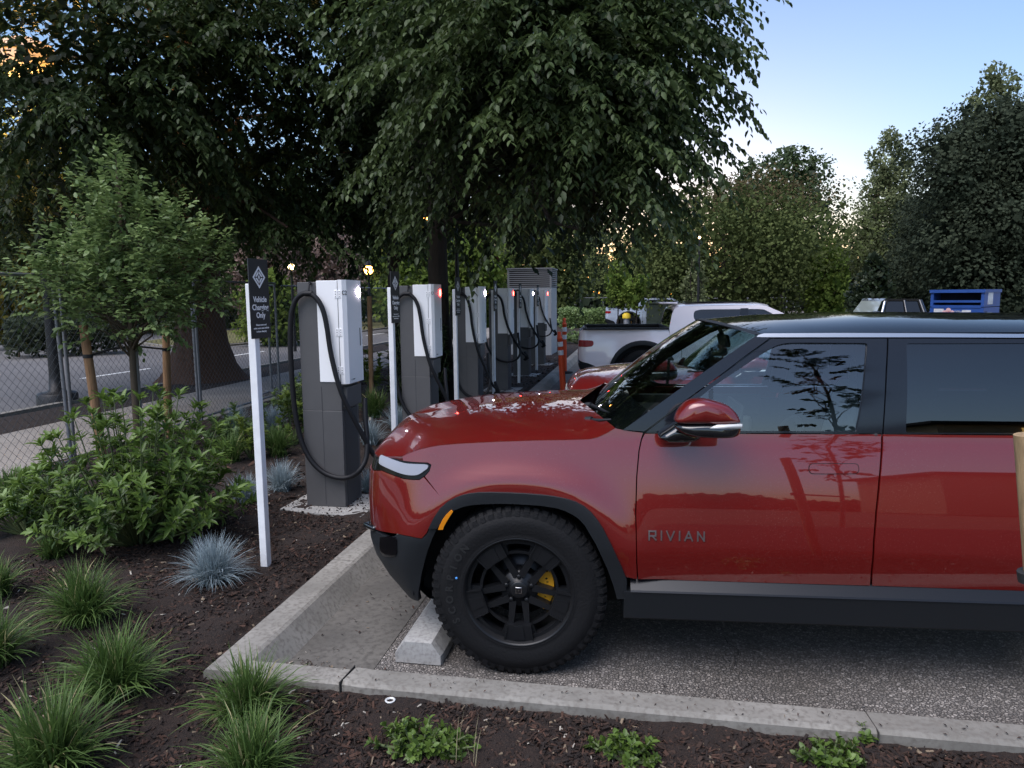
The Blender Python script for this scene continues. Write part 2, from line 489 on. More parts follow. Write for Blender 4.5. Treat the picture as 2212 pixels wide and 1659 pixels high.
# road-side kerb and the median island
mb = MB(); mb.sweep([(0, -.1), (0, .06), (.15, .06), (.15, -.1)], [(-10.25, -60, 0), (-10.25, 160, 0)], 0)
tag(mb.build('road_kerb', M_CONC), kind='structure')
M_GRASSV = ground_mat('dry_grass_ground', (.10, .095, .03), (.17, .15, .06), (.08, .09, .03), 1.5, 40, .95, .6, .03, 60)
M_VERGE = ground_mat('verge_grass_ground', (.035, .055, .018), (.06, .085, .028), (.03, .04, .015), .8, 30, .95, .6, .03, 60)
isl = [(-15.2, 30), (-15.0, 55), (-15.2, 150), (-21, 150), (-23.6, 60), (-23, 34), (-21.0, 27.2), (-18.5, 25.2), (-16.4, 26)]
mb = MB(); mb.prism(isl, -.1, .07)
tag(mb.build('median_island', M_GRASSV), kind='structure')
mb = MB(); mb.prism([(x*1.0+(.18 if x > -19 else -.18), y-(.25 if y < 40 else 0)) for x, y in isl], -.1, .05)
tag(mb.build('median_kerb', M_CONC), kind='structure')
mb = MB(); mb.prism([(-27, -60), (-27, 160), (-120, 160), (-120, -60)], -.1, .06)
tag(mb.build('verge', M_VERGE), kind='structure')

# loose bark chips on the bed (stuff), thicker near the camera
def chip_mesh(name, n, region, mats, smin, smax, zoff=.004):
    vs = []; fs = []; mi = []
    k = 0; tries = 0
    while k < n and tries < n*8:
        tries += 1
        x, y = region()
        if (x > -2.05 and y > 2.84 and not (x < -1.9)) : continue
        if x > -2.06 and y > 2.85: continue
        h = bed_h(x, y)
        if h <= 0: continue
        L = random.uniform(smin, smax); Wd = L*random.uniform(.15, .45); T = random.uniform(.002, .006)
        a = random.uniform(0, math.pi); tl = random.gauss(0, .35); rl = random.gauss(0, .5)
        M = Matrix.Translation((x, y, h+zoff+abs(tl)*L*.3)) @ Matrix.Rotation(a, 4, 'Z') @ Matrix.Rotation(tl, 4, 'Y') @ Matrix.Rotation(rl, 4, 'X')
        b = len(vs)
        c = random.uniform(.3, 1)
        for p in ((-L/2, -Wd/2*c, 0), (L/2, -Wd/2, 0), (L/2*random.uniform(.7, 1), Wd/2, 0), (-L/2, Wd/2, 0)):
            vs.append(tuple(M @ Vector(p)))
        for p in ((-L/2, -Wd/2*c, -T), (L/2, -Wd/2, -T), (L/2, Wd/2, -T), (-L/2, Wd/2, -T)):
            vs.append(tuple(M @ Vector(p)))
        fs += [(b, b+1, b+2, b+3), (b, b+4, b+5, b+1), (b+1, b+5, b+6, b+2), (b+2, b+6, b+7, b+3), (b+3, b+7, b+4, b)]
        mm = random.choices(range(len(mats)), weights=[52, 30, 15, 2.2, .6][:len(mats)])[0]
        mi += [mm]*5; k += 1
    me = bpy.data.meshes.new(name); me.from_pydata(vs, [], fs)
    for q in mats: me.materials.append(q)
    me.polygons.foreach_set('material_index', mi); me.update()
    return link_mesh(name, me)
CH = [mat('bark_dark', (.016, .0095, .007), .9), mat('bark_brown', (.038, .020, .013), .9), mat('bark_red', (.068, .033, .021), .9),
      mat('bark_pale', (.20, .15, .10), .85), mat('bark_bleached', (.42, .38, .32), .8)]
def reg_near():
    if random.random() < .5: return random.uniform(-1.9, 2.2), random.uniform(1.9, 2.86)
    return random.uniform(-4.2, -1.6), random.uniform(1.6, 5.8)
def reg_far():
    return random.uniform(-6.2, -2.05), random.uniform(5.5, 20)
tag(chip_mesh('bark_mulch', 46000, reg_near, CH, .008, .040), kind='stuff')
tag(chip_mesh('bark_mulch', 7000, reg_far, CH, .02, .08), kind='stuff')

# cracks in the old asphalt
def crack(name, pts, w):
    mb = MB(); P = [Vector((*p, .0035)) for p in pts]; Q = []
    for a, b in zip(P[:-1], P[1:]):
        for k in range(6): Q.append(a.lerp(b, k/6)+Vector((random.gauss(0, .012), random.gauss(0, .012), 0)))
    Q.append(P[-1]); vs = []
    for i, p in enumerate(Q):
        d = (Q[min(i+1, len(Q)-1)]-Q[max(i-1, 0)]); n = Vector((-d.y, d.x, 0)).normalized()*w*random.uniform(.3, 1.2)
        vs += [p+n, p-n]
    mb.add(vs, [(2*i, 2*i+1, 2*i+3, 2*i+2) for i in range(len(Q)-1)], 0)
    return tag(mb.build(name, M_CRACK, fix=False), kind='structure')
M_CRACK = mat('crack_dark', (.03, .027, .024), .95)
crack('asphalt_crack', [(.66, 3.02), (.62, 3.2), (.50, 3.42), (.52, 3.7), (.30, 4.1)], .0018)
crack('asphalt_crack', [(-1.28, 3.03), (-.6, 3.06), (.1, 3.045), (.9, 3.07), (1.9, 3.06)], .003)
# ------------------------------------------------------------------ vehicles: shared panel machinery
def smooth01(t): t = min(1.0, max(0.0, t)); return t*t*(3-2*t)
def tilt_table(tab, vmax, wmax):
    vs = np.arange(.15, 1.95, .005); th = np.radians(np.interp(vs, [t[0] for t in tab], [t[1] for t in tab]))
    w = -np.cumsum(np.tan(th))*.005
    return vs, w - w.max() + wmax

class Body:
    """side skin of a vehicle as a function of run s (along the flank, round the nose) and height v; local x=u rearward, y=-w"""
    def __init__(b, tilt, uF, uc, wc, L, wmax, loc, rz, wheels, vc=.43, flip=1.0):
        b.vs, b.ws = tilt_table(tilt, 0, wmax)
        b.uF = uF; b.uc = uc; b.wc = wc; b.L = L; b.wheels = wheels; b.vc = vc
        b.M = Matrix.Translation(Vector(loc)) @ Matrix.Rotation(rz, 4, 'Z'); b.flip = flip
    def W(b, v): return float(np.interp(v, b.vs, b.ws))
    def nose(b, v): return float(np.interp(v, [t[0] for t in b.uF], [t[1] for t in b.uF]))
    def P(b, s, v, off=0.0):
        w = b.W(v)
        for uw in b.wheels:
            r = math.hypot(s-uw, v-b.vc)
            w += .024*math.exp(-((r-.56)/.10)**2)*smooth01((1.15-v)/.2)
        w -= .035*smooth01((.35-s)/.8)**2
        if s >= b.uc:
            p = Vector((s, -w*b.flip, v))
        else:
            t = (b.uc-s)/b.L; uF = b.nose(v)
            if t <= 1:
                f = t*math.pi/2
                p = Vector((b.uc-(b.uc-uF)*math.sin(f), -(b.wc+(w-b.wc)*math.cos(f))*b.flip, v))
            else:
                ww = b.wc-(t-1)*b.L
                p = Vector((uF-.03*(1-(ww/b.wc)**2), -ww*b.flip, v))
        if off: p = p + b.N(s, v)*off
        return p
    def N(b, s, v):
        e = .004
        ds = b.P(s+e, v)-b.P(s-e, v); dv = b.P(s, v+e)-b.P(s, v-e)
        n = ds.cross(dv)*b.flip
        return n.normalized()
    def grid(b):
        b.gs = [(s, v) for s in np.arange(-1.1, 4.3, .05) for v in np.arange(.2, 1.85, .05)]
        b.gp = np.array([PROJ(b.M @ b.P(s, v)) for s, v in b.gs])
        b.gn = np.array([max(0, -(b.M.to_3x3() @ b.N(s, v)).dot((CAM_POS-(b.M @ b.P(s, v))).normalized())) for s, v in b.gs])
    def solve(b, X, Y):
        if not hasattr(b, 'gs'): b.grid()
        d = np.hypot(b.gp[:, 0]-X, b.gp[:, 1]-Y) + 300*b.gn
        s, v = b.gs[int(d.argmin())]
        for _ in range(14):
            x, y = PROJ(b.M @ b.P(s, v)); e = .002
            xs, ys = PROJ(b.M @ b.P(s+e, v)); xv, yv = PROJ(b.M @ b.P(s, v+e))
            J = np.array([[(xs-x)/e, (xv-x)/e], [(ys-y)/e, (yv-y)/e]])
            try: ds, dv = np.linalg.lstsq(J, np.array([X-x, Y-y]), rcond=1e-3)[0]
            except Exception: break
            s += max(-.06, min(.06, ds)); v += max(-.06, min(.06, dv))
        if math.hypot(*(a-c for a, c in zip(PROJ(b.M @ b.P(s, v)), (X, Y)))) > 2: print('SOLVE MISS', X, Y, round(s, 3), round(v, 3), [round(q) for q in PROJ(b.M @ b.P(s, v))])
        return (s, v)
    def uv(b, pts):
        return [b.solve(*p) if abs(p[0]) > 50 else p for p in pts]
    def plane(b, X, Y, w):
        """point on the upright plane y=-w seen at X, Y (local)"""
        Mi = b.M.inverted(); o = Mi @ CAM_POS; d = Mi.to_3x3() @ ray(X, Y)
        t = (-w*b.flip-o.y)/d.y
        return o+d*t
def densify(pts, h, closed=True):
    out = []; n = len(pts)
    for i in range(n if closed else n-1):
        a = pts[i]; c = pts[(i+1) % n]; k = max(1, int(math.ceil(math.hypot(a[0]-c[0], a[1]-c[1])/h)))
        for j in range(k): out.append((a[0]+(c[0]-a[0])*j/k, a[1]+(c[1]-a[1])*j/k))
    if not closed: out.append(pts[-1])
    return out
def chaikin(pts, it=2, closed=True):
    for _ in range(it):
        o = []; n = len(pts)
        rngi = range(n if closed else n-1)
        if not closed: o.append(pts[0])
        for i in rngi:
            a = pts[i]; c = pts[(i+1) % n]
            o.append((a[0]*.75+c[0]*.25, a[1]*.75+c[1]*.25)); o.append((a[0]*.25+c[0]*.75, a[1]*.25+c[1]*.75))
        if not closed: o.append(pts[-1])
        pts = o
    return pts
def area2(p): return sum(p[i][0]*p[(i+1) % len(p)][1]-p[(i+1) % len(p)][0]*p[i][1] for i in range(len(p)))
def inside(p, x, y):
    c = False; n = len(p); j = n-1
    for i in range(n):
        if (p[i][1] > y) != (p[j][1] > y) and x < (p[j][0]-p[i][0])*(y-p[i][1])/(p[j][1]-p[i][1])+p[i][0]: c = not c
        j = i
    return c
def skin(outline, holes, P, N, h, thick, off):
    """triangulated patch inside outline (minus holes) on surface P, with a turned-in edge"""
    loops = [outline]+list(holes)
    loops = [l if (area2(l) > 0) == (k == 0) else l[::-1] for k, l in enumerate(loops)]
    loops = [densify(l, h) for l in loops]
    pts = []; edges = []
    for l in loops:
        b = len(pts); n = len(l); pts += l; edges += [(b+i, b+(i+1) % n) for i in range(n)]
    xs = [p[0] for p in outline]; ys = [p[1] for p in outline]
    bx = np.array([p for l in loops for p in l])
    gx = min(xs)+h*.5
    while gx < max(xs):
        gy = min(ys)+h*.5
        while gy < max(ys):
            if inside(loops[0], gx, gy) and not any(inside(l, gx, gy) for l in loops[1:]):
                if np.min((bx[:, 0]-gx)**2+(bx[:, 1]-gy)**2) > (h*.5)**2: pts.append((gx, gy))
            gy += h
        gx += h
    r = geometry.delaunay_2d_cdt([Vector(p) for p in pts], edges, [], 0, 1e-6)
    V = [(p.x, p.y) for p in r[0]]; F = []
    for f in r[2]:
        cx = sum(V[i][0] for i in f)/len(f); cy = sum(V[i][1] for i in f)/len(f)
        if inside(loops[0], cx, cy) and not any(inside(l, cx, cy) for l in loops[1:]): F.append(list(f))
    co = [P(s, v, off) for s, v in V]; no = [N(s, v) for s, v in V]
    def orient(f):
        a, b2, c = co[f[0]], co[f[1]], co[f[2]]
        return f if (b2-a).cross(c-a).dot(no[f[0]]) > 0 else f[::-1]
    F = [orient(f) for f in F]
    if thick:
        for l in loops:
            n = len(l); b0 = len(co)
            for i, (s, v) in enumerate(l):
                p = P(s, v, off); q = P(s, v, off-thick); nn = N(s, v)
                a = l[(i+1) % n]; c = l[i-1]
                tdir = P(a[0], a[1], off)-P(c[0], c[1], off)
                sn = tdir.cross(nn); sn = sn.normalized() if sn.length > 1e-9 else nn
                co += [p, q]; no += [(sn+nn*.35).normalized(), sn]
            for i in range(n):
                j = (i+1) % n
                f = [b0+2*i, b0+2*i+1, b0+2*j+1, b0+2*j]
                a, b2, c = co[f[0]], co[f[1]], co[f[2]]
                if (b2-a).cross(c-a).dot(no[f[0]]) < 0: f = f[::-1]
                F.append(f)
    return co, F, no
def mesh_n(name, co, F, no, m, parent, mirror=None, join=False):
    def mk(co, F, no):
        me = bpy.data.meshes.new(name); me.from_pydata([tuple(c) for c in co], [], F); me.materials.append(m)
        me.polygons.foreach_set('use_smooth', [True]*len(F)); me.update()
        me.normals_split_custom_set_from_vertices([tuple(n) for n in no])
        return link_mesh(name, me, parent)
    mc = [Vector((c.x, -c.y, c.z)) for c in co]; mn = [Vector((n.x, -n.y, n.z)) for n in no]; mf = [f[::-1] for f in F]
    if join:
        k = len(co)
        return mk(co+mc, F+[[i+k for i in f] for f in mf], no+mn)
    o = mk(co, F, no)
    if mirror: o2 = mk(mc, mf, mn); return o, o2
    return o
def panel(b, name, outline, m, parent, holes=(), h=.035, thick=.025, off=0.0, smooth=0, mirror=True, join=False, mparent=None):
    uv = b.uv(outline)
    if smooth: uv = chaikin(uv, smooth)
    hs_ = [chaikin(b.uv(q), 2) if smooth or True else b.uv(q) for q in holes]
    co, F, no = skin(uv, hs_, b.P, b.N, h, thick, off)
    if join: return mesh_n(name, co, F, no, m, parent, join=True)
    if mirror:
        o = mesh_n(name, co, F, no, m, parent, mirror=True)
        if mparent: o[1].parent = mparent
        return o
    return mesh_n(name, co, F, no, m, parent)
def loft(name, A, B, prof, m, parent, nr=14, mirror=True, hz=None):
    """rows from edge curve A to spine curve B; mirrored across y=0 and joined"""
    n = len(A); vs = []; fs = []
    for i in range(n):
        for k in range(nr+1):
            r = k/nr; p = A[i].lerp(B[i], r); p.z = A[i].z+(B[i].z-A[i].z)*prof(r); vs.append(p)
    for i in range(n-1):
        for k in range(nr):
            a = i*(nr+1)+k; fs.append((a, a+1, a+nr+2, a+nr+1))
    bm = bmesh.new(); vv = [bm.verts.new(p) for p in vs]
    for f in fs:
        try: bm.faces.new([vv[i] for i in f])
        except ValueError: pass
    if mirror:
        mv = [bm.verts.new((p.x, -p.y, p.z)) for p in vs]
        for f in fs: bm.faces.new([mv[i] for i in f][::-1])
    bmesh.ops.remove_doubles(bm, verts=bm.verts[:], dist=.0015)
    bmesh.ops.recalc_face_normals(bm, faces=bm.faces[:])
    up = sum(f.normal.z*f.calc_area() for f in bm.faces)
    if up < 0: bmesh.ops.reverse_faces(bm, faces=bm.faces[:])
    for f in bm.faces: f.smooth = True
    me = bpy.data.meshes.new(name); bm.to_mesh(me); bm.free(); me.materials.append(m)
    return link_mesh(name, me, parent)

def paint_mat(name, col, metal=.15, rough=.32, fleck=.0, dust=0.0):
    m = bpy.data.materials.new(name); m.use_nodes = True
    nt = m.node_tree; N = nt.nodes; L = nt.links; p = N['Principled BSDF']
    p.inputs['Base Color'].default_value = (*col, 1); p.inputs['Metallic'].default_value = metal
    p.inputs['Roughness'].default_value = rough; p.inputs['Specular IOR Level'].default_value = .2; p.inputs['Coat Weight'].default_value = 1.0
    p.inputs['Coat Roughness'].default_value = .02; p.inputs['Coat IOR'].default_value = 1.75
    if dust:                                  # fine dry dust and water spots dull the clear coat in patches
        tc = N.new('ShaderNodeTexCoord'); a = N.new('ShaderNodeTexNoise'); a.inputs['Scale'].default_value = 150; a.inputs['Detail'].default_value = 4
        b = N.new('ShaderNodeTexNoise'); b.inputs['Scale'].default_value = 3; b.inputs['Detail'].default_value = 5
        L.new(tc.outputs['Object'], a.inputs[0]); L.new(tc.outputs['Object'], b.inputs[0])
        r = N.new('ShaderNodeMapRange'); r.inputs[1].default_value = .58; r.inputs[2].default_value = .8; r.inputs[4].default_value = dust
        r2 = N.new('ShaderNodeMapRange'); r2.inputs[1].default_value = .35; r2.inputs[2].default_value = .7; r2.inputs[3].default_value = .2
        L.new(a.outputs[0], r.inputs[0]); L.new(b.outputs[0], r2.inputs[0])
        mu = N.new('ShaderNodeMath'); mu.operation = 'MULTIPLY'; L.new(r.outputs[0], mu.inputs[0]); L.new(r2.outputs[0], mu.inputs[1])
        mx = N.new('ShaderNodeMix'); mx.data_type = 'RGBA'; mx.inputs[6].default_value = (*col, 1); mx.inputs[7].default_value = (.42, .33, .30, 1)
        L.new(mu.outputs[0], mx.inputs[0]); L.new(mx.outputs[2], p.inputs['Base Color'])
        ad = N.new('ShaderNodeMath'); ad.operation = 'MULTIPLY_ADD'; ad.inputs[1].default_value = .35; ad.inputs[2].default_value = .02
        L.new(mu.outputs[0], ad.inputs[0]); L.new(ad.outputs[0], p.inputs['Coat Roughness'])
    return m
M_RED = paint_mat('red_paint', (.158, .0085, .0072), dust=.14)
M_TRIM = mat('black_trim_plastic', (.013, .015, .018), .5, bump=.08, bscale=600, spec=.35)
M_STEP = mat('side_step_black', (.008, .009, .012), .30, spec=.4)
M_GLOSSK = mat('gloss_black', (.008, .009, .011), .06, coat=1.0)
M_PILLAR = mat('satin_black', (.010, .012, .017), .10, spec=.5)
M_ROOF = mat('glass_roof', (.008, .009, .011), .04, spec=.16)
M_SILVER = mat('satin_silver', (.55, .56, .58), .28, metal=1.0)
M_CHROME = mat('polished_metal', (.75, .75, .76), .12, metal=1.0)
M_DARK = mat('underbody_black', (.008, .008, .009), .9)
M_RUB = mat('tyre_rubber', (.009, .009, .010), .68, bump=.15, bscale=90, spec=.2)
M_RUBL = mat('tyre_lettering', (.0098, .0098, .0105), .66)
M_RIM = mat('dark_rim', (.0095, .010, .0115), .34, spec=.35)
M_BEZEL = mat('lamp_bezel_black', (.004, .004, .005), .12, spec=.25)
M_DISC = mat('brake_disc', (.05, .05, .055), .5, metal=1.0)
M_YEL = mat('yellow_caliper', (.80, .37, .015), .4, coat=.5)
M_AMBER = mat('amber_reflector', (.80, .26, .01), .25, coat=1.0)
M_GLASS = glass_mat('clear_glass', (.66, .76, .80), fres=2.1)
M_PRIV = glass_mat('privacy_glass', (.05, .055, .06), fres=1.85)
M_WS = glass_mat('windscreen_glass', (.62, .74, .72), fres=1.6)
M_LENS = mat('headlamp_lens', (.30, .31, .36), .18, coat=.4)
M_WLENS = mat('white_lens', (.72, .72, .70), .2, coat=1.0)
M_BLUE = mat('blue_dot', (.10, .40, .95), .5)
M_SEAT = mat('pale_seat', (.50, .49, .45), .6)
M_DASH = mat('dark_dash', (.03, .03, .032), .7)
M_DOORCARD = mat('door_card', (.34, .34, .32), .6)
M_TAIL = mat('tail_lens', (.30, .010, .014), .25, spec=.3)

# ------------------------------------------------------------------ wheel
def make_wheel(parent, loc, side=-1, detail=True):
    """axis along y; side -1 faces the camera (outer face at -y)"""
    w = thing('wheel', None, None, loc); w.parent = parent
    X = Matrix.Rotation(math.pi/2 if side < 0 else -math.pi/2, 4, 'X')     # lathe z -> outward
    RO = .4325; hw = .1375
    mb = MB()
    prof = [(.255, -.10), (.262, -.122), (.30, -.138), (.345, -.142), (.385, -.136), (.415, -.122), (.427, -.10), (.4295, -.05), (.4295, .05),
            (.427, .10), (.415, .122), (.390, .134), (.386, .134), (.384, .137), (.345, .142), (.30, .138), (.285, .134), (.282, .136), (.262, .122), (.255, .10)]
    mb.lathe(prof, 96, 0, X)
    n = 58
    for k in range(n):
        a = 2*math.pi*k/n
        for sgn in (-1, 1):
            a2 = a + (math.pi/n if sgn > 0 else 0)
            # shoulder lug wraps onto the sidewall
            lug = 2*math.pi/n*.62*(1.0 if k % 2 else .8); ex = .376 if k % 2 else .388
            vs = []
            for da in (-lug/2, lug/2):
                for r, z in ((ex, .1375), (.413, .1315), (RO, .112), (RO+.001, .060), (.422, .060), (.405, .11)):
                    th = a2+da+ (.03 if z < .1 else 0)
                    vs.append((r*math.cos(th), r*math.sin(th), z*sgn))
            m6 = 6
            fs = [(i, (i+1) % m6, m6+(i+1) % m6, m6+i) for i in range(m6)]+[tuple(range(m6))[::-1], tuple(range(m6, 12))]
            mb.add(vs, fs, 0, False, X)
        for z in (-.03, .03):
            T = Matrix.Rotation(a+(.03 if z > 0 else 0), 4, 'Z') @ Matrix.Translation((.4285, 0, z)) @ Matrix.Rotation(.5 if z > 0 else -.5, 4, 'X')
            mb.box((0, 0, 0), (.008, .034, .044), X @ T)
    if detail:
        word = 'SCORPION'
        for j, ch in enumerate(word):
            th = R(206 - j*9.5)
            T = X @ Matrix.Rotation(th, 4, 'Z') @ Matrix.Translation((.338, 0, .1412)) @ Matrix.Rotation(-math.pi/2, 4, 'Z')
            text_into(mb, ch, .05, .0022, T, 1, bold=.0015)
    tyre = mb.build('tyre', [M_RUB, M_RUBL], w)
    # rim
    X0 = X; X = X @ Matrix.Diagonal((1.055, 1.055, 1, 1))
    mb = MB()
    mb.lathe([(.266, .125), (.262, .134), (.254, .130), (.246, .108), (.240, .02), (.232, -.10), (.255, -.12)], 72, 0, X)
    mb.lathe([(.001, .098), (.035, .099), (.042, .094), (.046, .082), (.085, .078), (.092, .06), (.09, -.02)], 40, 0, X)
    for k in range(5):
        A = R(-90+72*k); T = X @ Matrix.Rotation(A, 4, 'Z')
        # two bars from hub to a broad block at the rim
        for sg in (-1, 1):
            bar = [(.060, sg*.012), (.17, sg*.026), (.17, sg*.050), (.055, sg*.046)]
            if sg < 0: bar = bar[::-1]
            mb.prism(bar, .040, .088, T)
        blk = [(.166, -.054), (.166, .054), (.235, .064), (.250, .040), (.254, 0), (.250, -.040), (.235, -.064)]
        mb.prism(blk, .045, .112, T)
        mb.prism([(.172, -.020), (.172, .020), (.236, .030), (.240, 0), (.236, -.030)], .112, .1165, T)
        # raised edge lines and the window plate between spokes
        for sg in (-1, 1):
            p = [(.168, sg*.052), (.240, sg*.064), (.238, sg*.070), (.166, sg*.058)]
            if sg > 0: p = p[::-1]
            mb.prism(p, .05, .118, T)
        T2 = X @ Matrix.Rotation(A+R(36), 4, 'Z')
        arc = []
        for t in np.linspace(-19, 19, 9): arc.append((.186*math.cos(R(t)), .186*math.sin(R(t))))
        for t in np.linspace(19, -19, 9): arc.append((.172*math.cos(R(t)), .172*math.sin(R(t))))
        mb.prism(arc, .045, .078, T2)
        for t0, t1 in ((-20, -15), (15, 20)):
            q = [(.172*math.cos(R(t0)), .172*math.sin(R(t0))), (.246*math.cos(R(t0)), .246*math.sin(R(t0))), (.246*math.cos(R(t1)), .246*math.sin(R(t1))), (.172*math.cos(R(t1)), .172*math.sin(R(t1)))]
            mb.prism(q, .045, .085, T2)
        arc = []
        for t in np.linspace(-19, 19, 9): arc.append((.250*math.cos(R(t)), .250*math.sin(R(t))))
        for t in np.linspace(19, -19, 9): arc.append((.226*math.cos(R(t)), .226*math.sin(R(t))))
        mb.prism(arc, .05, .100, T2)
        Tn = X @ Matrix.Rotation(A+R(36), 4, 'Z')
        mb.lathe([(.001, .092), (.008, .092), (.0115, .088), (.0125, .076)], 6, 0, Tn @ Matrix.Translation((.062, 0, 0)))
    rim = mb.build('rim', [M_RIM, M_GLOSSK], w)
    mb = MB()
    T = X @ Matrix.Rotation(0, 4, 'Z')
    mb.box((0, 0, 0), (.030, .030, .004), T @ Matrix.Translation((0, 0, .1005)), 0, .0015)
    mb.prism([(-.0105, -.0105), (.0105, -.0105), (.0105, .0105), (-.0105, .0105)], .1025, .1035, T, 1)
    mb.prism([(-.0055, 0), (0, -.0055), (.0055, 0), (0, .0055)], .1035, .1042, T, 0)
    mb.build('centre_cap', [M_CHROME, M_GLOSSK], w)
    X = X0
    mb = MB(); mb.lathe([(.06, .0), (.165, .0), (.165, -.012), (.168, -.02), (.06, -.02)], 48, 0, X)
    mb.build('brake_disc', M_DISC, w)
    mb = MB()
    for a0, a1, r0, r1 in ((-46, 28, .100, .172),):
        arc = [(r1*math.cos(R(t)), r1*math.sin(R(t))) for t in np.linspace(a0, a1, 12)]+[(r0*math.cos(R(t)), r0*math.sin(R(t))) for t in np.linspace(a1, a0, 12)]
        mb.prism(arc, -.03, .034, X, 0)
    # lettering on the caliper, reading down
    if detail:
        for j, ch in enumerate('RIVIAN'):
            th = R(8-j*8.0)
            Tt = X @ Matrix.Rotation(th, 4, 'Z') @ Matrix.Translation((.139, 0, .0345)) @ Matrix.Rotation(-math.pi/2, 4, 'Z')
            text_into(mb, ch, .017, .0006, Tt, 1)
        Tl = X @ Matrix.Rotation(R(16), 4, 'Z') @ Matrix.Translation((.139, 0, .0345))
        mb.prism([(-.008, 0), (0, -.006), (.008, 0), (0, .006)], 0, .0008, Tl, 1)
    mb.build('brake_caliper', [M_YEL, M_DARK], w)
    if detail:
        mb = MB(); th = R(155)
        mb.lathe([(.0001, .1405), (.0055, .1405), (.006, .139)], 14, 0, X @ Matrix.Translation((.31*math.cos(R(167)), .31*math.sin(R(167)), .0005)))
        mb.build('balance_mark', M_BLUE, w)
    return w

# ------------------------------------------------------------------ the red SUV (x rearward, front axle at 0, near flank at -y)
SUV_LOC = (-.650, 4.236, 0); SUV_RZ = R(4.5)
TILT = [(.15, -11), (.55, -10), (.655, -7), (.685, .5), (.74, 3), (.82, 6), (.93, 9.5), (1.05, 12.5), (1.12, 15), (1.185, 18), (1.205, 9), (1.4, 13), (1.58, 19), (1.68, 27), (1.8, 45)]
UF = [(.24, -.60), (.32, -.69), (.40, -.77), (.5, -.835), (.58, -.858), (.66, -.855), (.8, -.86), (.95, -.85), (1.02, -.83), (1.08, -.80), (1.14, -.74), (1.25, -.62)]
B = Body(TILT, UF, -.42, .50, .62, .985, SUV_LOC, SUV_RZ, (0.0, 3.076))
SE = -.42-.62-.50

suv = thing('sport_utility_vehicle', 'nearest red SUV with black roof and front wheel at the concrete stop', 'SUV', SUV_LOC, SUV_RZ, 'red SUVs parked side by side')
VB = 1.193                                     # belt height
hoodcut = [(1329, 925), (1315, 934), (1301, 941), (1290, 946), (1271, 949.5), (1221, 951), (1154, 952), (1071, 955), (991, 959), (950, 962.5), (924, 967), (900, 973), (881, 980), (869, 986)]
hc_uv = B.uv(hoodcut)
vfr = 1.035
front_top = [(-.80, 1.045), (-.95, vfr), (-1.2, vfr), (SE, vfr)]
front_top = [p for p in front_top if p[0] < hc_uv[-1][0]-.03]
arch_out = [(1352, 1246), (1344, 1226), (1324, 1183), (1304, 1143), (1292, 1124), (1277, 1106), (1262, 1093), (1245, 1083.5), (1221, 1076), (1195, 1071), (1171, 1068), (1140, 1065.5), (1104, 1063.5), (1060, 1062.5), (1034, 1063), (1016, 1065), (1000, 1068.5), (985, 1074), (971, 1081), (963, 1087)]
ao_uv = B.uv(arch_out)
doorcutF = [(1389, 935), (1384, 950), (1379, 974), (1374, 1030), (1372, 1106), (1374, 1206), (1376, 1251)]
# fender
fend = hc_uv[:] + B.uv([(871, 995), (897, 998), (924, 999), (932, 1004), (928, 1018), (918, 1029), (940, 1058)]) + ao_uv[::-1] + B.uv(doorcutF[::-1])
fend += B.uv([(1360, 931.5), (1346, 929)])
panel(B, 'fender', fend, M_RED, suv, h=.03)
# front fascia (one piece, both sides)
lowf = B.uv([(964, 1090), (953, 1100), (938, 1121), (926, 1141), (921, 1152), (911, 1163), (885, 1158), (860, 1153)])
fas = B.uv([(962, 1084), (940, 1060), (915, 1031), (906, 1037), (890, 1037), (871, 1035), (845, 1026), (824, 1017)])
fas = [p for p in fas]
s_l = fas[-1][0]
fasc = fas + [(s_l-.12, .96), (-1.2, .955), (SE, .955), (SE, .66), (-1.1, .66), (s_l-.05, .665)] + lowf[::-1]
panel(B, 'front_fascia', fasc, M_RED, suv, h=.03, join=True)
# lamp band across the nose: black bezel, lamp lens proud of it, light bar
bez = B.uv([(871, 996), (897, 999), (922, 1000.5), (930, 1005), (926, 1018), (916, 1028), (906, 1035), (890, 1036), (871, 1033.5), (845, 1025), (824, 1016)])
hl = bez + [(s_l-.12, .965), (-1.2, .96), (SE, .96), (SE, vfr-.008), (-1.2, vfr-.008), (-.95, vfr-.006)] + B.uv([(826, 981), (845, 988)])
panel(B, 'lamp_bezel', hl, M_BEZEL, suv, off=-.006, h=.03, join=True)
lens = chaikin(B.uv([(823, 982), (834, 986), (848, 992), (862, 997), (876, 1001), (890, 1002), (906, 1002.5), (920, 1003), (926, 1006), (924, 1012), (917, 1017), (909, 1023), (902, 1026), (895, 1027), (880, 1026), (866, 1022.5), (846, 1014.5), (832, 1008), (822, 1003), (820, 998)]), 1)
co, F, no = skin(lens, [], B.P, B.N, .02, .012, .006)
mesh_n('headlamp', co, F, no, M_LENS, suv, mirror=True)
panel(B, 'light_bar', [(-1.16, .975), (SE, .975), (SE, 1.012), (-1.16, 1.012)], M_WLENS, suv, off=.004, h=.05, join=True)
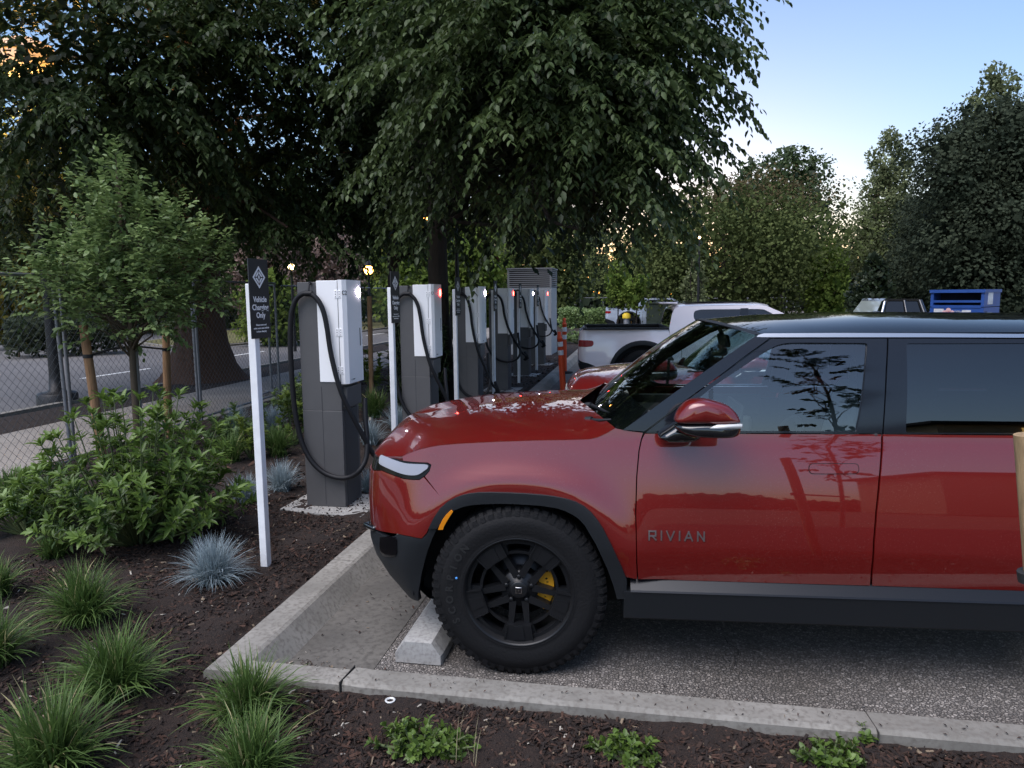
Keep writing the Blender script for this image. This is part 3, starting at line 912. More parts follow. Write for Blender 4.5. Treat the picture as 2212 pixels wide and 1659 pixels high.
# hood
def vcut(s):
    pts = sorted(hc_uv+front_top); return float(np.interp(s, [p[0] for p in pts], [p[1] for p in pts]))
s_r = hc_uv[0][0]
S_list = list(np.linspace(s_r, SE, 90))
Acurve = [B.P(s, vcut(s)+.002) for s in S_list]
Bcurve = []
for s in S_list:
    if s >= B.uc: u = .292+(s-s_r)/(s_r-B.uc)*(.292+.46)
    else: u = -.46-.20*(B.uc-s)/(B.uc-SE)
    z = float(np.interp(u, [-.70, -.6, -.46, -.3, 0, .3], [1.145, 1.165, 1.192, 1.212, 1.232, 1.238]))
    Bcurve.append(Vector((u, 0, z)))
hood = loft('hood', Acurve, Bcurve, lambda r: 1-(1-r)**3.0, M_RED, suv, nr=26)
mb = MB()                                    # turned-in rim under the hood edge keeps the shut line dark
for sgn in (1, -1):
    n0 = len(mb.v)
    pts = [(p.x, p.y*sgn, p.z) for p in Acurve]
    mb.add(pts+[(x, y*.975, z-.05) for x, y, z in pts], [(i, i+1, len(pts)+i+1, len(pts)+i) for i in range(len(pts)-1)], 0, True)
mb.build('hood_edge', M_RED, hood)
# black lower bumper
lowb = B.uv([(860, 1154), (885, 1159.5), (911, 1164.5), (922, 1154), (928, 1142), (946, 1138), (935, 1160), (924, 1189), (914, 1226), (907, 1262), (904, 1298), (884, 1290), (861, 1270), (835, 1238), (818, 1213)])
sb = lowb[-1][0]
panel(B, 'lower_bumper', lowb + [(sb-.1, .46), (-1.2, .44), (SE, .44), (SE, .65), (-1.1, .65), (lowb[0][0]-.06, .655)], M_TRIM, suv, off=.0, h=.03, join=True)
panel(B, 'tow_hook_cover', [(822, 1160), (838, 1159), (856, 1160.5), (858, 1166), (858.5, 1194), (855, 1201), (846, 1203), (830, 1201), (824, 1194)], M_BEZEL, suv, off=.005, h=.03, thick=.02)
for sgn in (1, -1):                          # tow hook poking out under the fascia
    mb = MB(); c = B.P(-.84, .665); c = Vector((c.x, c.y*sgn, c.z))
    mb.box((c.x+.02, c.y+.01*sgn, c.z), (.11, .10, .028), Matrix.Rotation(R(-42)*sgn, 4, 'Z'), 0, .010)
    mb.build('tow_hook', M_GLOSSK, suv)
mb = MB()                                    # skid plate
mb.add([(-.80, -.55, .44), (-.80, .55, .44), (-.50, .72, .27), (-.50, -.72, .27), (.0, .7, .25), (.0, -.7, .25)], [(0, 1, 2, 3), (3, 2, 4, 5)], 0)
mb.build('skid_plate', M_TRIM, suv)
# wheel-arch trim
inner = B.uv([(1334, 1290), (1327, 1264), (1313, 1225), (1300, 1197), (1288, 1172), (1264, 1132), (1252, 1119), (1239, 1110), (1221, 1101), (1203, 1095.5), (1166, 1090), (1117, 1087), (1080, 1086), (1044, 1087), (1020, 1089), (1002, 1092.5), (980, 1101), (966, 1112), (955, 1124), (944, 1140)])
outer = B.uv([(926, 1140), (938, 1117), (953, 1096), (968, 1083)]) + ao_uv[::-1] + B.uv([(1354, 1250), (1354, 1290)])
panel(B, 'arch_trim', inner+outer, M_TRIM, suv, off=.016, thick=.09, h=.02)
def shiftarch(du): return [(p[0]+du, p[1]) for p in ao_uv]
# amber marker
am = B.uv([(947, 1140), (951, 1131), (958, 1118), (966, 1108), (976, 1099), (980, 1102), (972, 1113), (965, 1124), (960, 1133), (957.5, 1140)])
panel(B, 'amber_marker', am, M_AMBER, suv, off=.026, thick=.02, h=.02)
# doors
BELT1, BELT2 = (1393, 937), (1905, 938.5)
dF = B.uv(doorcutF) ; dF = [(s+.006, v) for s, v in dF]
cutB = [(1906, 938.5), (1905.5, 960), (1904, 986), (1900, 1036), (1893, 1106), (1888, 1170), (1883, 1239), (1881.5, 1265)]
cB = B.uv(cutB)
sillpx = [(1376, 1251), (1475, 1253.5), (1680, 1259.5), (1881, 1266)]
sl = B.uv(sillpx)
vS = sl[0][1]
door = []
dpan = B.uv([BELT1]) + dF[1:] + sl[1:-1] + [(s-.005, v) for s, v in cB[::-1]]
d1 = panel(B, 'front_door', dpan, M_RED, suv, h=.035)
s_bB = cB[-1][0]; s_tB = cB[0][0]
rear_cut = [(2.62, VB), (2.66, 1.0), (2.62, .90), (2.56, .78), (2.50, .66), (2.46, sl[-1][1])]
dpan = [(s+.005, v) for s, v in cB] + [(2.1, sl[-1][1])] + rear_cut[::-1] + B.uv([(2205, 941)])
d2 = panel(B, 'rear_door', dpan, M_RED, suv, h=.04)
# quarter panel with rear arch
ra = [(s+3.076, v) for s, v in ao_uv]
ra = [p for p in ra if p[0] > 2.52]
qp = [(2.63, VB), (2.67, 1.0), (2.63, .90), (2.57, .79), (2.545, .74)] + [p for p in ra if p[1] > .72 or p[0] > 3.0] + [(3.62, .62), (3.80, .62), (3.82, .9), (3.80, VB)]
panel(B, 'quarter_panel', qp, M_RED, suv, h=.05)
ri = [(s+3.076, v) for s, v in inner]; ro = [(s+3.076, v) for s, v in outer]
panel(B, 'arch_trim', ri+ro, M_TRIM, suv, off=.016, thick=.09, h=.03)
# door skin edges: dark lining behind the gaps, and under-glass dark
mb = MB()
mb.box((1.55, 0, .40), (1.95, 1.60, .10)); mb.box((-.05, 0, .70), (1.15, 1.10, .62)); mb.box((3.15, 0, .75), (1.35, 1.1, .55))
mb.box((.60, 0, .80), (.05, 1.60, .70))
for sg in (-1, 1):
    mb.box((1.45, sg*.83, .78), (1.9, .02, .72)); mb.box((.50, sg*.80, 1.02), (.22, .10, .28))
    mb.box((1.6, sg*.66, .33), (1.9, .18, .10))
mb.build('underbody', M_DARK, suv)
for u0 in (0, 3.076):
    for sg in (-1, 1):
        mb = MB()
        M_ = Matrix.Translation((u0, 0, .43)) @ Matrix.Rotation(math.pi/2, 4, 'X')
        vs = []; fs = []; nn = 24
        for k in range(nn+1):
            th = math.pi*(-.04)+math.pi*1.08*k/nn
            r = .545
            vs += [(u0+r*math.cos(th), sg*.62, .43+r*math.sin(th)), (u0+r*math.cos(th), sg*.90, .43+r*math.sin(th))]
        fs = [(2*k, 2*k+1, 2*k+3, 2*k+2) for k in range(nn)]
        mb.add(vs, fs, 0, True)
        mb.add([(u0-.55, sg*.62, .25), (u0+.55, sg*.62, .25), (u0+.55, sg*.62, .98), (u0-.55, sg*.62, .98)], [(0, 1, 2, 3)], 0)
        mb.build('wheel_well', M_DARK, suv)
# sill: sky-facing ledge over a black rocker
def sill_part(name, prof, m, u0, u1):
    for sg in (1, -1):
        mb = MB()
        us = np.linspace(u0, u1, 12); b0 = len(mb.v); vs = []
        for u in us: vs += [(u, -w*sg, v) for w, v in prof]
        n = len(prof); fs = [(i*n+k, i*n+k+1, (i+1)*n+k+1, (i+1)*n+k) for i in range(11) for k in range(n-1)]
        fs += [tuple(range(n)), tuple(range(11*n, 12*n))]
        mb.add(vs, fs, 0, False)
        mb.build(name, m, suv)
sv = vS
u_s = sl[0][0]-.03
sill_part('sill_step', [(.90, sv-.004), (.955, sv-.006), (1.000, sv-.05), (1.005, sv-.058), (.90, sv-.075)], M_STEP, u_s, 2.50)
sill_part('rocker', [(.93, sv-.06), (1.000, sv-.060), (.992, sv-.10), (.972, sv-.20), (.93, sv-.225), (.60, sv-.225)], M_TRIM, u_s-.03, 2.50)
# greenhouse
wsN = [(1346, 928.5), (1400, 890), (1460, 846), (1520, 804), (1580, 762), (1632, 726)]
pil = B.uv(wsN) + B.uv([(1641, 729.5), (1662, 731), (1610, 768), (1558, 808), (1478, 866), (1391, 932)])
panel(B, 'windscreen_pillar', pil, M_PILLAR, suv, off=.004, h=.03, thick=.04)
gF = [(1478, 931), (1700, 931.5), (1842, 932), (1851, 932), (1852, 922), (1858, 896), (1866, 840), (1873, 752), (1874, 742), (1863, 741), (1800, 740.5), (1715, 740), (1690, 742), (1668, 750), (1640, 768), (1580, 808), (1536, 838), (1500, 868), (1478, 896)]
frF = [(1395, 934.5), (1480, 868), (1560, 809.5), (1666, 732), (1780, 731.5), (1916, 731.5), (1913, 800), (1910, 870), (1905.5, 936.5), (1650, 935.5)]
fr = panel(B, 'window_frame', frF, M_PILLAR, d1[0], holes=[gF], off=.0, h=.03, thick=.02, mparent=d1[1])
gl = panel(B, 'window_glass', chaikin(B.uv(gF), 2), M_GLASS, d1[0], off=-.012, h=.05, thick=0, mparent=d1[1])
# mirror sail and its upright divider
panel(B, 'sail_panel', [(1405, 931), (1478, 931), (1478, 878), (1440, 903)], M_PILLAR, d1[0], off=.005, h=.03, thick=.01, mparent=d1[1])
panel(B, 'window_divider', [(1531, 931), (1540, 931), (1541, 838), (1532, 844)], M_GLOSSK, d1[0], off=-.004, h=.03, thick=.01, mparent=d1[1])
vtop = B.solve(1916, 731.5)[1]; vgt = B.solve(1960, 742)[1]; vgb = B.solve(1960, 933)[1]
frR = [(1919.5, 731.5), (2060, 731.5), (2200, 732.5), (2.58, vtop-.004), (2.62, VB+.006)] + [(2205, 938.5), (1908.5, 937), (1913, 870), (1916.5, 800)]
gR = [(1957, 934), (1957, 925), (1960, 840), (1958, 752), (1959, 742), (1970, 742), (2080, 742), (2.54, vgt), (2.56, vgb), (2100, 935), (1968, 935)]
panel(B, 'window_frame', frR, M_PILLAR, d2[0], holes=[gR], off=.0, h=.03, thick=.02, mparent=d2[1])
panel(B, 'window_glass', chaikin(B.uv(gR), 2), M_PRIV, d2[0], off=-.006, h=.06, thick=0, mparent=d2[1])
qw = [(2.63, VB+.01), (2.59, vtop-.004), (3.55, vtop-.02), (3.80, VB+.01)]
panel(B, 'quarter_glass', qw, M_PRIV, suv, off=-.002, h=.06, thick=.01)
# silver cant-rail strip and the roof
va = B.solve(1800, 728.5)[1]; vb = B.solve(1800, 720.5)[1]
strip = B.uv([(1634, 728.5), (1650, 729), (1800, 729), (2000, 729), (2200, 730)]) + [(2.9, va), (3.4, va-.01), (3.4, vb-.01), (2.9, vb)] + B.uv([(2200, 722), (2000, 720.5), (1800, 720), (1650, 721), (1638, 724)])
panel(B, 'cant_rail', strip, M_SILVER, suv, off=.004, h=.04, thick=.02)
ws_top_near = B.P(*B.solve(1632, 725)); s_t = ws_top_near.x
hz = B.solve(1800, 719.5)[1]
us = [s_t+(3.75-s_t)*(i/40) for i in range(41)]
vr = lambda u: float(np.interp(u, [s_t, s_t+.12, 1.6, 3.0, 3.75], [ws_top_near.z, hz, hz, hz, hz-.06]))
Ar = [B.P(u, vr(u)) for u in us]
ROOF_C = 1.752
Br = [Vector((u-.135*max(0, 1-(u-s_t)/.5), 0, float(np.interp(u, [s_t, s_t+.25, s_t+.6, 1.9, 3.0, 3.75], [1.712, 1.738, ROOF_C, ROOF_C+.002, ROOF_C-.01, ROOF_C-.09])))) for u in us]
loft('roof', Ar, Br, lambda r: 1-(1-r)**3.4, M_ROOF, suv, nr=22)
# windscreen
cowlN = B.P(*hc_uv[0])
n = 24
bot = []; top = []
for i in range(n+1):
    t = i/n                                     # 0 near corner .. 1 centre
    w = -cowlN.y*(1-t)
    bot.append(Vector((.375+(cowlN.x-.375+.02)*(1-t)**2.2, -w, 1.205+.012*t)))
    w2 = -ws_top_near.y*(1-t)
    top.append(Vector((s_t-.135+.135*(1-t)**2.0, -w2, 1.712+(ws_top_near.z-1.712)*(1-t)**2.4)))
mb = MB()
def patch(A, Bc, nr, bulge):
    vs = []; m_ = len(A)
    for i in range(m_):
        for k in range(nr+1):
            r = k/nr; p = A[i].lerp(Bc[i], r); p = p+Vector((-.5, 0, .6))*bulge*4*r*(1-r); vs.append(p)
    fs = [(i*(nr+1)+k, i*(nr+1)+k+1, (i+1)*(nr+1)+k+1, (i+1)*(nr+1)+k) for i in range(m_-1) for k in range(nr)]
    return vs, fs
vs, fs = patch(bot, top, 14, .035)
bm = bmesh.new()
for sg in (1, -1):
    vv = [bm.verts.new((p.x, p.y*sg, p.z)) for p in vs]
    for f in fs: bm.faces.new([vv[i] for i in f])
bmesh.ops.remove_doubles(bm, verts=bm.verts[:], dist=.001); bmesh.ops.recalc_face_normals(bm, faces=bm.faces[:])
for f in bm.faces: f.smooth = True
me = bpy.data.meshes.new('windscreen'); bm.to_mesh(me); bm.free(); me.materials.append(M_WS)
link_mesh('windscreen', me, suv)
# header strip and dark frit at the base of the screen
mb = MB()
for sg in (1, -1):
    a = [(p.x-.004, p.y*sg, p.z+.004) for p in top]; c = [(p.x+.03, p.y*sg*.995, p.z+.010) for p in top]
    mb.add(a+c, [(i, i+1, len(a)+i+1, len(a)+i) for i in range(len(a)-1)], 0, True)
mb.build('screen_header', M_TRIM, suv)
for sg in (1, -1):
    mb = MB()
    a = [(p.x+.012, p.y*sg, p.z-.012) for p in bot]; c = [(p.x+.20, p.y*sg*.97, p.z+.085) for p in bot]
    mb.add(a+c, [(i, i+1, len(a)+i+1, len(a)+i) for i in range(len(a)-1)], 0, True)
    # cowl tray between hood and glass
    e = [(.292+(cowlN.x-.292)*(1-i/n)**2.0-.02, p.y*sg, 1.185+.02*i/n) for i, p in enumerate(bot)]
    d = [(p.x+.03, p.y*sg, 1.172) for p in bot]
    mb.add(e+d, [(i, i+1, len(e)+i+1, len(e)+i) for i in range(len(e)-1)], 0, True)
    mb.build('cowl_tray', M_GLOSSK, suv)
for dy in (0, .55):                          # wiper arms
    mb = MB()
    mb.tube([(.36, -.10-dy*.9, 1.222), (.40, -.30-dy*.7, 1.236), (.455, -.52-dy*.35, 1.245)], [.011, .009, .006], 6)
    mb.tube([(.33, -.08-dy*.9, 1.218), (.36, -.10-dy*.9, 1.222)], .018, 8)
    mb.build('wiper', M_TRIM, suv)
# folded door mirror
def inflate(name, pts, layers, mats, parent, w_in):
    """outline on the flank plane, rounded off towards both sides"""
    loc = [B.plane(x, y, w_in) for x, y in pts]
    c = sum(loc, Vector())/len(loc); n_ = len(loc); vs = []; fs = []
    for w, k in layers:
        for p in loc: q = c+(p-c)*k; vs.append((q.x, -w, q.z))
    for i in range(len(layers)-1):
        for k in range(n_):
            k2 = (k+1) % n_; fs.append((i*n_+k, i*n_+k2, (i+1)*n_+k2, (i+1)*n_+k))
    fs += [tuple(range(n_)), tuple(range((len(layers)-1)*n_, len(layers)*n_))]
    out = []
    for sg in (1, -1):
        mb = MB(); mb.add([(x, y*sg, z) for x, y, z in vs], fs, 0, True)
        out.append(mb.build(name, mats, parent[0 if sg > 0 else 1]))
    return out
capo = chaikin([(1456, 914), (1459, 898), (1468, 883), (1480, 870), (1494, 863), (1520, 861.5), (1548, 867), (1574, 875.5), (1590, 891), (1599, 906), (1599, 912), (1560, 915), (1500, 914)], 2)
lowo = chaikin([(1456, 911), (1599, 911), (1600.5, 928), (1594, 940), (1578, 944.5), (1510, 944), (1480, 938), (1458, 928)], 2)
stem = chaikin([(1419, 941), (1446, 925), (1462, 912), (1490, 925), (1515, 940), (1508, 949), (1480, 953), (1440, 953.5), (1430, 950)], 2)
LAY = [(1.005, .80), (1.02, .94), (1.05, 1.0), (1.09, 1.0), (1.125, .95), (1.145, .82), (1.155, .55)]
cap = inflate('mirror_cap', capo, LAY, M_RED, (suv, suv), 1.09)
inflate('mirror_base', lowo, [(a-.004 if a > 1.06 else a+.004, b) for a, b in LAY], M_GLOSSK, cap, 1.09)
inflate('mirror_stem', stem, [(.86, .85), (.95, 1), (1.0, 1.0), (1.04, .95), (1.06, .7)], M_GLOSSK, cap, 1.0)
sig = [(1526, 920), (1535, 916), (1545, 912.5), (1598, 911), (1599, 920), (1560, 921)]
inflate('turn_signal', sig, [(1.03, 1), (1.10, 1.0), (1.146, .985), (1.152, .95)], M_WLENS, cap, 1.09)
# handle, badge
hx = chaikin([(1748, 1008), (1752, 1003), (1760, 1002), (1842, 1002), (1850, 1003), (1854, 1008), (1854, 1017), (1850, 1022), (1842, 1023), (1760, 1023), (1752, 1022), (1748, 1017)], 1)
hu = B.uv(hx); cx_ = sum(p[0] for p in hu)/len(hu); cy_ = sum(p[1] for p in hu)/len(hu)
ring = [(cx_+(s-cx_)*1.03, cy_+(v-cy_)*1.12) for s, v in hu]
panel(B, 'handle_gap', ring, M_DARK, d1[0], off=.0012, h=.03, thick=0, mparent=d1[1])
panel(B, 'door_handle', hu, M_RED, d1[0], off=.003, h=.02, thick=.004, mparent=d1[1])
hu2 = [(s+1.04, v) for s, v in hu]
mb = MB()
# badge letters as bent strokes laid on the flank
LET = {'R': [[(0, 0), (0, 1)], [(0, 1), (.75, 1), (.75, .45), (.1, .45)], [(.35, .45), (.8, 0)]], 'I': [[(0, 0), (0, 1)]],
       'V': [[(0, 1), (.42, 0), (.84, 1)]], 'A': [[(0, 0), (.42, 1), (.84, 0)], [(.2, .3), (.64, .3)]], 'N': [[(0, 0), (0, 1), (.72, 0), (.72, 1)]]}
WID = {'R': .8, 'I': 0, 'V': .84, 'A': .84, 'N': .72}
s0, v0 = B.solve(1402, 1166); s1, v1 = B.solve(1521, 1149.5)
tot = sum(WID[c] for c in 'RIVIAN')+5*.62; sc = (s1-s0)/tot; hh = v1-v0; x = s0
for ch in 'RIVIAN':
    for st in LET[ch]:
        for a, c in zip(st[:-1], st[1:]):
            p = Vector((x+a[0]*sc, v0+a[1]*hh)); q = Vector((x+c[0]*sc, v0+c[1]*hh)); d = (q-p).normalized(); nn = Vector((-d.y, d.x))*.0032
            p = p-d*.003; q = q+d*.003
            quad = [p+nn, q+nn, q-nn, p-nn]
            vs = [B.P(k.x, k.y, .004) for k in quad]+[B.P(k.x, k.y, -.001) for k in quad]
            mb.add(vs, [(0, 1, 2, 3), (0, 1, 5, 4), (1, 2, 6, 5), (2, 3, 7, 6), (3, 0, 4, 7)], 0)
    x += (WID[ch]+.62)*sc
mb.build('badge', M_SILVER, d1[0])
# nose badge-free light bar ends; tail
mb = MB()
tv = [(3.80, 0)]
us_ = [(3.80, .55), (3.86, .62), (3.88, .9), (3.86, VB), (3.70, 1.62)]
vs = []
for u, z in us_:
    wz = B.W(min(z, 1.6))-.0; vs += [(u, -wz, z), (u, wz, z)]
mb.add(vs, [(2*i, 2*i+1, 2*i+3, 2*i+2) for i in range(4)], 0, True)
mb.build('tailgate', M_RED, suv)
# interior
for y in (-.38, .38):
    mb = MB()
    mb.box((1.72, y, .62), (.50, .50, .16), None, 0, .05)
    mb.box((1.98, y, .98), (.16, .48, .66), Matrix.Rotation(R(14), 4, 'Y'), 0, .06)
    mb.box((2.07, y, 1.38), (.10, .26, .18), Matrix.Rotation(R(10), 4, 'Y'), 0, .04)
    mb.build('seat', M_SEAT, suv)
mb = MB(); mb.box((2.95, 0, .98), (.16, 1.3, .6), Matrix.Rotation(R(14), 4, 'Y'), 0, .06); mb.box((2.7, 0, .6), (.5, 1.3, .16), None, 0, .05)
mb.build('rear_bench', M_SEAT, suv)
mb = MB(); mb.box((.92, 0, 1.02), (.62, 1.50, .20), None, 0, .05); mb.box((1.22, 0, .80), (.2, .4, .4), None, 0, .03)
mb.box((1.20, 0, 1.13), (.02, .40, .22), Matrix.Rotation(R(8), 4, 'Y'), 0, .008)
mb.build('dashboard', M_DASH, suv)
mb = MB()
cst = Vector((1.38, -.38, 1.03)); Ms = Matrix.Translation(cst) @ Matrix.Rotation(R(-66), 4, 'Y')
pts = [Ms @ Vector((.185*math.cos(t), .185*math.sin(t), 0)) for t in np.linspace(0, 2*math.pi, 33)]
mb.tube(pts, .017, 8, cap=False)
mb.box(cst, (.05, .16, .11), Matrix.Rotation(R(-66), 4, 'Y') @ Matrix.Rotation(R(90), 4, 'Y'), 0, .015)
for a in (0, math.pi, -math.pi/2): mb.tube([cst, Ms @ Vector((.18*math.cos(a), .18*math.sin(a), 0))] if a else [cst, Ms @ Vector((0, .18, 0))], .014, 6)
mb.tube([cst, cst+Vector((-.3, 0, -.10))], .03, 8)
mb.build('steering_wheel', M_DASH, suv)
for sg in (-1, 1):
    mb = MB()
    mb.box((1.10, sg*.80, 1.10), (.90, .03, .14), None, 1, .01); mb.box((1.12, sg*.79, .86), (.74, .05, .32), None, 0, .03)
    mb.box((2.15, sg*.80, 1.10), (.95, .03, .14), None, 1, .01)
    mb.tube([B.P(1.66, 1.2, -.05)*1 if sg < 0 else Vector((1.66, -B.P(1.66, 1.2, -.05).y, 1.2)), Vector((1.69, sg*.66, 1.62))], .055, 8, 1)
    mb.build('door_card', [M_DOORCARD, M_DASH], suv)
mb = MB(); mb.box((1.13, -.02, 1.60), (.03, .24, .075), Matrix.Rotation(R(-12), 4, 'Y'), 0, .015); mb.tube([(1.10, 0, 1.68), (1.13, -.01, 1.62)], .012, 6)
mb.build('rear_view_mirror', M_DASH, suv)
mb = MB(); mb.add([(1.2, -.6, 1.66), (3.6, -.6, 1.66), (3.6, .6, 1.66), (1.2, .6, 1.66)], [(0, 1, 2, 3)], 0)
mb.build('headliner', M_SEAT, suv)
for u in (0, 3.076):
    make_wheel(suv, (u, -.8425, .428), -1)
    make_wheel(suv, (u, .8425, .428), 1, False)
# ------------------------------------------------------------------ chargers, signs, small street furniture
M_CGREY = mat('charger_grey', (.085, .083, .085), .5, var=.04, scale=6)
M_CWHITE = mat('charger_white', (.87, .87, .88), .42, coat=.15)
M_CSEAM = mat('seam_dark', (.05, .05, .055), .6)
M_CABLE = mat('cable_rubber', (.011, .011, .013), .5, spec=.25)
M_PAD = ground_mat('pad_concrete', (.30, .29, .27), (.40, .385, .36), (.22, .21, .20), 5, 40, .85, .5, .01, 60)
def emis(name, col, s):
    m = mat(name, (.8, .8, .8), .3, emit=col, estr=s); return m
M_LEDW = emis('led_white', (1.0, .86, 1.0), 26)
M_LEDR = emis('led_red', (1.0, .03, .02), 24)
CH_Y = [5.635, 8.135, 10.635, 13.10, 15.60, 18.10]
CH_X = -2.598
cable_px = [(800, 1003), (790, 988), (768, 930), (738, 850), (716, 770), (706, 706), (697, 668), (684, 645), (668, 634), (652, 636), (638, 650), (629, 682), (627, 730), (629, 790), (633, 850), (640, 905), (652, 955), (671, 993), (698, 1020), (730, 1032), (757, 1030), (777, 1016), (786, 992), (783, 955), (774, 905), (768, 868)]
def on_y(X, Y, y):
    d = ray(X, Y); t = (y-CAM_POS.y)/d.y; return CAM_POS+d*t
def make_charger(i):
    led = ['white', 'red'][i % 2]
    labs = ['grey and white charger nearest the camera, marked C2, with a white light', 'second charger from the near end, between the first two sign posts beyond it, red light',
            'third charger from the near end, white light, half behind the third sign', 'fourth charger from the near end of the row, with a red light', 'fifth charger from the near end, beside the orange post, white light',
            'farthest charger in the row, red light, next to the tall louvred cabinet']
    t = thing('charging_station', labs[i], 'charger', (CH_X, CH_Y[i], .115), 0, 'chargers in a row along the bed')
    return t
def smooth_path(pts, k=4):
    out = []
    P = [Vector(p) for p in pts]
    for i in range(len(P)-1):
        a, b, c, d = P[max(0, i-1)], P[i], P[i+1], P[min(len(P)-1, i+2)]
        for j in range(k):
            u = j/k
            out.append(.5*((2*b)+(c-a)*u+(2*a-5*b+4*c-d)*u*u+(3*b-a-3*c+d)*u**3))
    out.append(P[-1]); return out
c0 = make_charger(0)
mb = MB()
mb.box((-.0, 0, .41), (.35, .35, .82), None, 0, .004)      # lower column
mb.box((-.0, 0, 1.35), (.35, .348, 1.06), None, 0, .004)
mb.box((.19, -.0, .93), (.05, .30, .17), None, 0, .003)
mb.box((.176, 0, .42), (.006, .26, .80), None, 1)
mb.box((.0, -.1756, .52), (.004, .002, 1.0), None, 1)
col_o = mb.build('column', [M_CGREY, M_CSEAM], c0)
mb = MB()
mb.box((.085, 0, 1.475), (.182, .362, .83), None, 0, .004)
cab = mb.build('cabinet', M_CWHITE, c0)
mb = MB()
pr = [(.180, -.181), (.215, -.181), (.242, -.150), (.242, .150), (.215, .181), (.180, .181)]
mb.prism(pr, 1.045, 1.895, None, 0)
door_o = mb.build('door', M_CWHITE, c0)
mb = MB(); mb.box((.2428, .10, 1.42), (.003, .012, .15)); mb.build('door_slot', M_CSEAM, door_o)
for z in (1.16, 1.47, 1.78):
    mb = MB()
    for dx in (-.016, .016):
        mb.box((.178+dx, -.183, z), (.022, .004, .062), None, 0, .002)
        for dz in (-.02, 0, .02): mb.box((.178+dx, -.1855, z+dz), (.006, .002, .006), None, 1)
    mb.cyl((.178, -.184, z-.034), (.178, -.184, z+.034), .004, None, 8)
    mb.build('hinge', [M_CWHITE, M_CSEAM], door_o)
mb = MB(); mb.box((.178, -.1815, 1.47), (.004, .001, .83)); mb.build('door_seam', M_CSEAM, door_o)
mb = MB()
Mf = Matrix.Translation((.2455, .098, 1.795)) @ Matrix.Rotation(math.pi/2, 4, 'Z') @ Matrix.Rotation(math.pi/2, 4, 'X')
mb.lathe([(.0001, .006), (.018, .006), (.023, .002), (.023, -.004)], 16, 0, Mf @ Matrix.Diagonal((1, 1.8, 1, 1)))
led_o = mb.build('status_light', M_LEDW, door_o)
mb = MB()
ang = math.atan2(.031, .027)
Mt = Matrix.Translation((.2300, -.1668, 1.79)) @ Matrix.Rotation(math.atan2(.031, .027), 4, 'Z') @ Matrix.Rotation(math.pi/2, 4, 'X')
text_into(mb, 'C2', .048, .0012, Mt, 0, sx=.8)
code_o = mb.build('code_lettering', M_CSEAM, door_o)
mb = MB()
text_into(mb, 'RIVIAN', .014, .0008, Matrix.Translation((.2425, -.06, 1.075)) @ Matrix.Rotation(math.pi/2, 4, 'Z') @ Matrix.Rotation(math.pi/2, 4, 'X'), 0)
mb.prism([(-.006, 0), (0, -.008), (.006, 0), (0, .008)], 0, .001, Matrix.Translation((.2425, -.105, 1.075)) @ Matrix.Rotation(math.pi/2, 4, 'Z') @ Matrix.Rotation(math.pi/2, 4, 'X'), 0)
mb.build('maker_mark', M_CSEAM, door_o)
# cable hung over a hook on the near face
yl = CH_Y[0]-.175-.045
pts = []
for k, (X, Y) in enumerate(cable_px):
    p = on_y(X, Y, yl)-Vector(c0.location)
    if k < 3: p = p+Vector((.03*(3-k)/3, .06*(3-k), 0))
    if k > 21: p = p+Vector((.0, .05*(k-21), 0))
    pts.append(p)
sp = smooth_path(pts, 4)
mb = MB(); mb.tube(sp, .021, 10)
cab_o = mb.build('charging_cable', M_CABLE, c0)
mb = MB()
e = pts[0]; mb.tube([e+Vector((-.02, .0, .10)), e+Vector((0, .01, .02)), e+Vector((.015, .03, -.06)), e+Vector((-.03, .06, -.10))], [.024, .034, .040, .036], 10)
mb.build('plug_handle', M_CABLE, cab_o)
hk = on_y(667, 634, yl)-Vector(c0.location)
mb = MB(); mb.tube([hk+Vector((0, .04, .085)), hk+Vector((0, .01, .07)), hk+Vector((0, 0, .02))], .008, 6); mb.box(hk+Vector((0, .03, .085)), (.022, .01, .03)); mb.tube([hk+Vector((-.03, 0, 0)), hk+Vector((.03, 0, 0))], .024, 8)
mb.build('cable_hook', M_CABLE, c0)
chargers = [c0]
for i in range(1, 6):
    t = make_charger(i); chargers.append(t)
    for ch in kids(c0):
        c = dup(ch, parent=t)
        for g in kids(c):
            if g.name.startswith('status_light') and i % 2 == 1:
                g.data = g.data.copy() if not bpy.data.meshes.get('led_red_mesh') else bpy.data.meshes['led_red_mesh']
                if g.data.name != 'led_red_mesh': g.data.name = 'led_red_mesh'; g.data.materials[0] = M_LEDR
            if g.name.startswith('code_lettering'):
                if i == 1:
                    m_ = MB(); text_into(m_, 'C1', .048, .0012, Mt, 0, sx=.8); tmp = m_.build('code_lettering', M_CSEAM, c); bpy.data.objects.remove(g)
                else: bpy.data.objects.remove(g)
# slightly different hang on the farther cables
for i, (sx, sz) in ((1, (1.0, 1.0)), (2, (.95, 1.03)), (3, (1.08, .82)), (4, (1.06, .78)), (5, (1.0, .70))):
    for ch in kids(chargers[i]):
        if ch.name.startswith('charging_cable'):
            top = hk.z; ch.scale = (sx, 1, sz); ch.location = (hk.x*(1-sx), 0, top*(1-sz))
# pads
for i in range(6):
    mb = MB()
    a = [(-.36, -.30), (-.1, -.36), (.40, -.40), (.395, .0), (.36, .22), (.0, .26), (-.34, .25)] if i == 0 else [(-.3, -.33), (.36, -.36), (.38, .26), (-.3, .26)]
    mb.prism(a, -.08, 0, None)
    o = mb.build('concrete_pad', M_PAD); o.location = (CH_X, CH_Y[i], .114)
    tag(o, ['rough concrete footing under the nearest charger', 'concrete footing under the second charger', 'concrete footing under the third charger from the near end', 'concrete footing under the fourth charger from the near end', 'concrete footing under the fifth charger from the near end', 'concrete footing under the farthest charger'][i], 'concrete pad', 'charger footings')

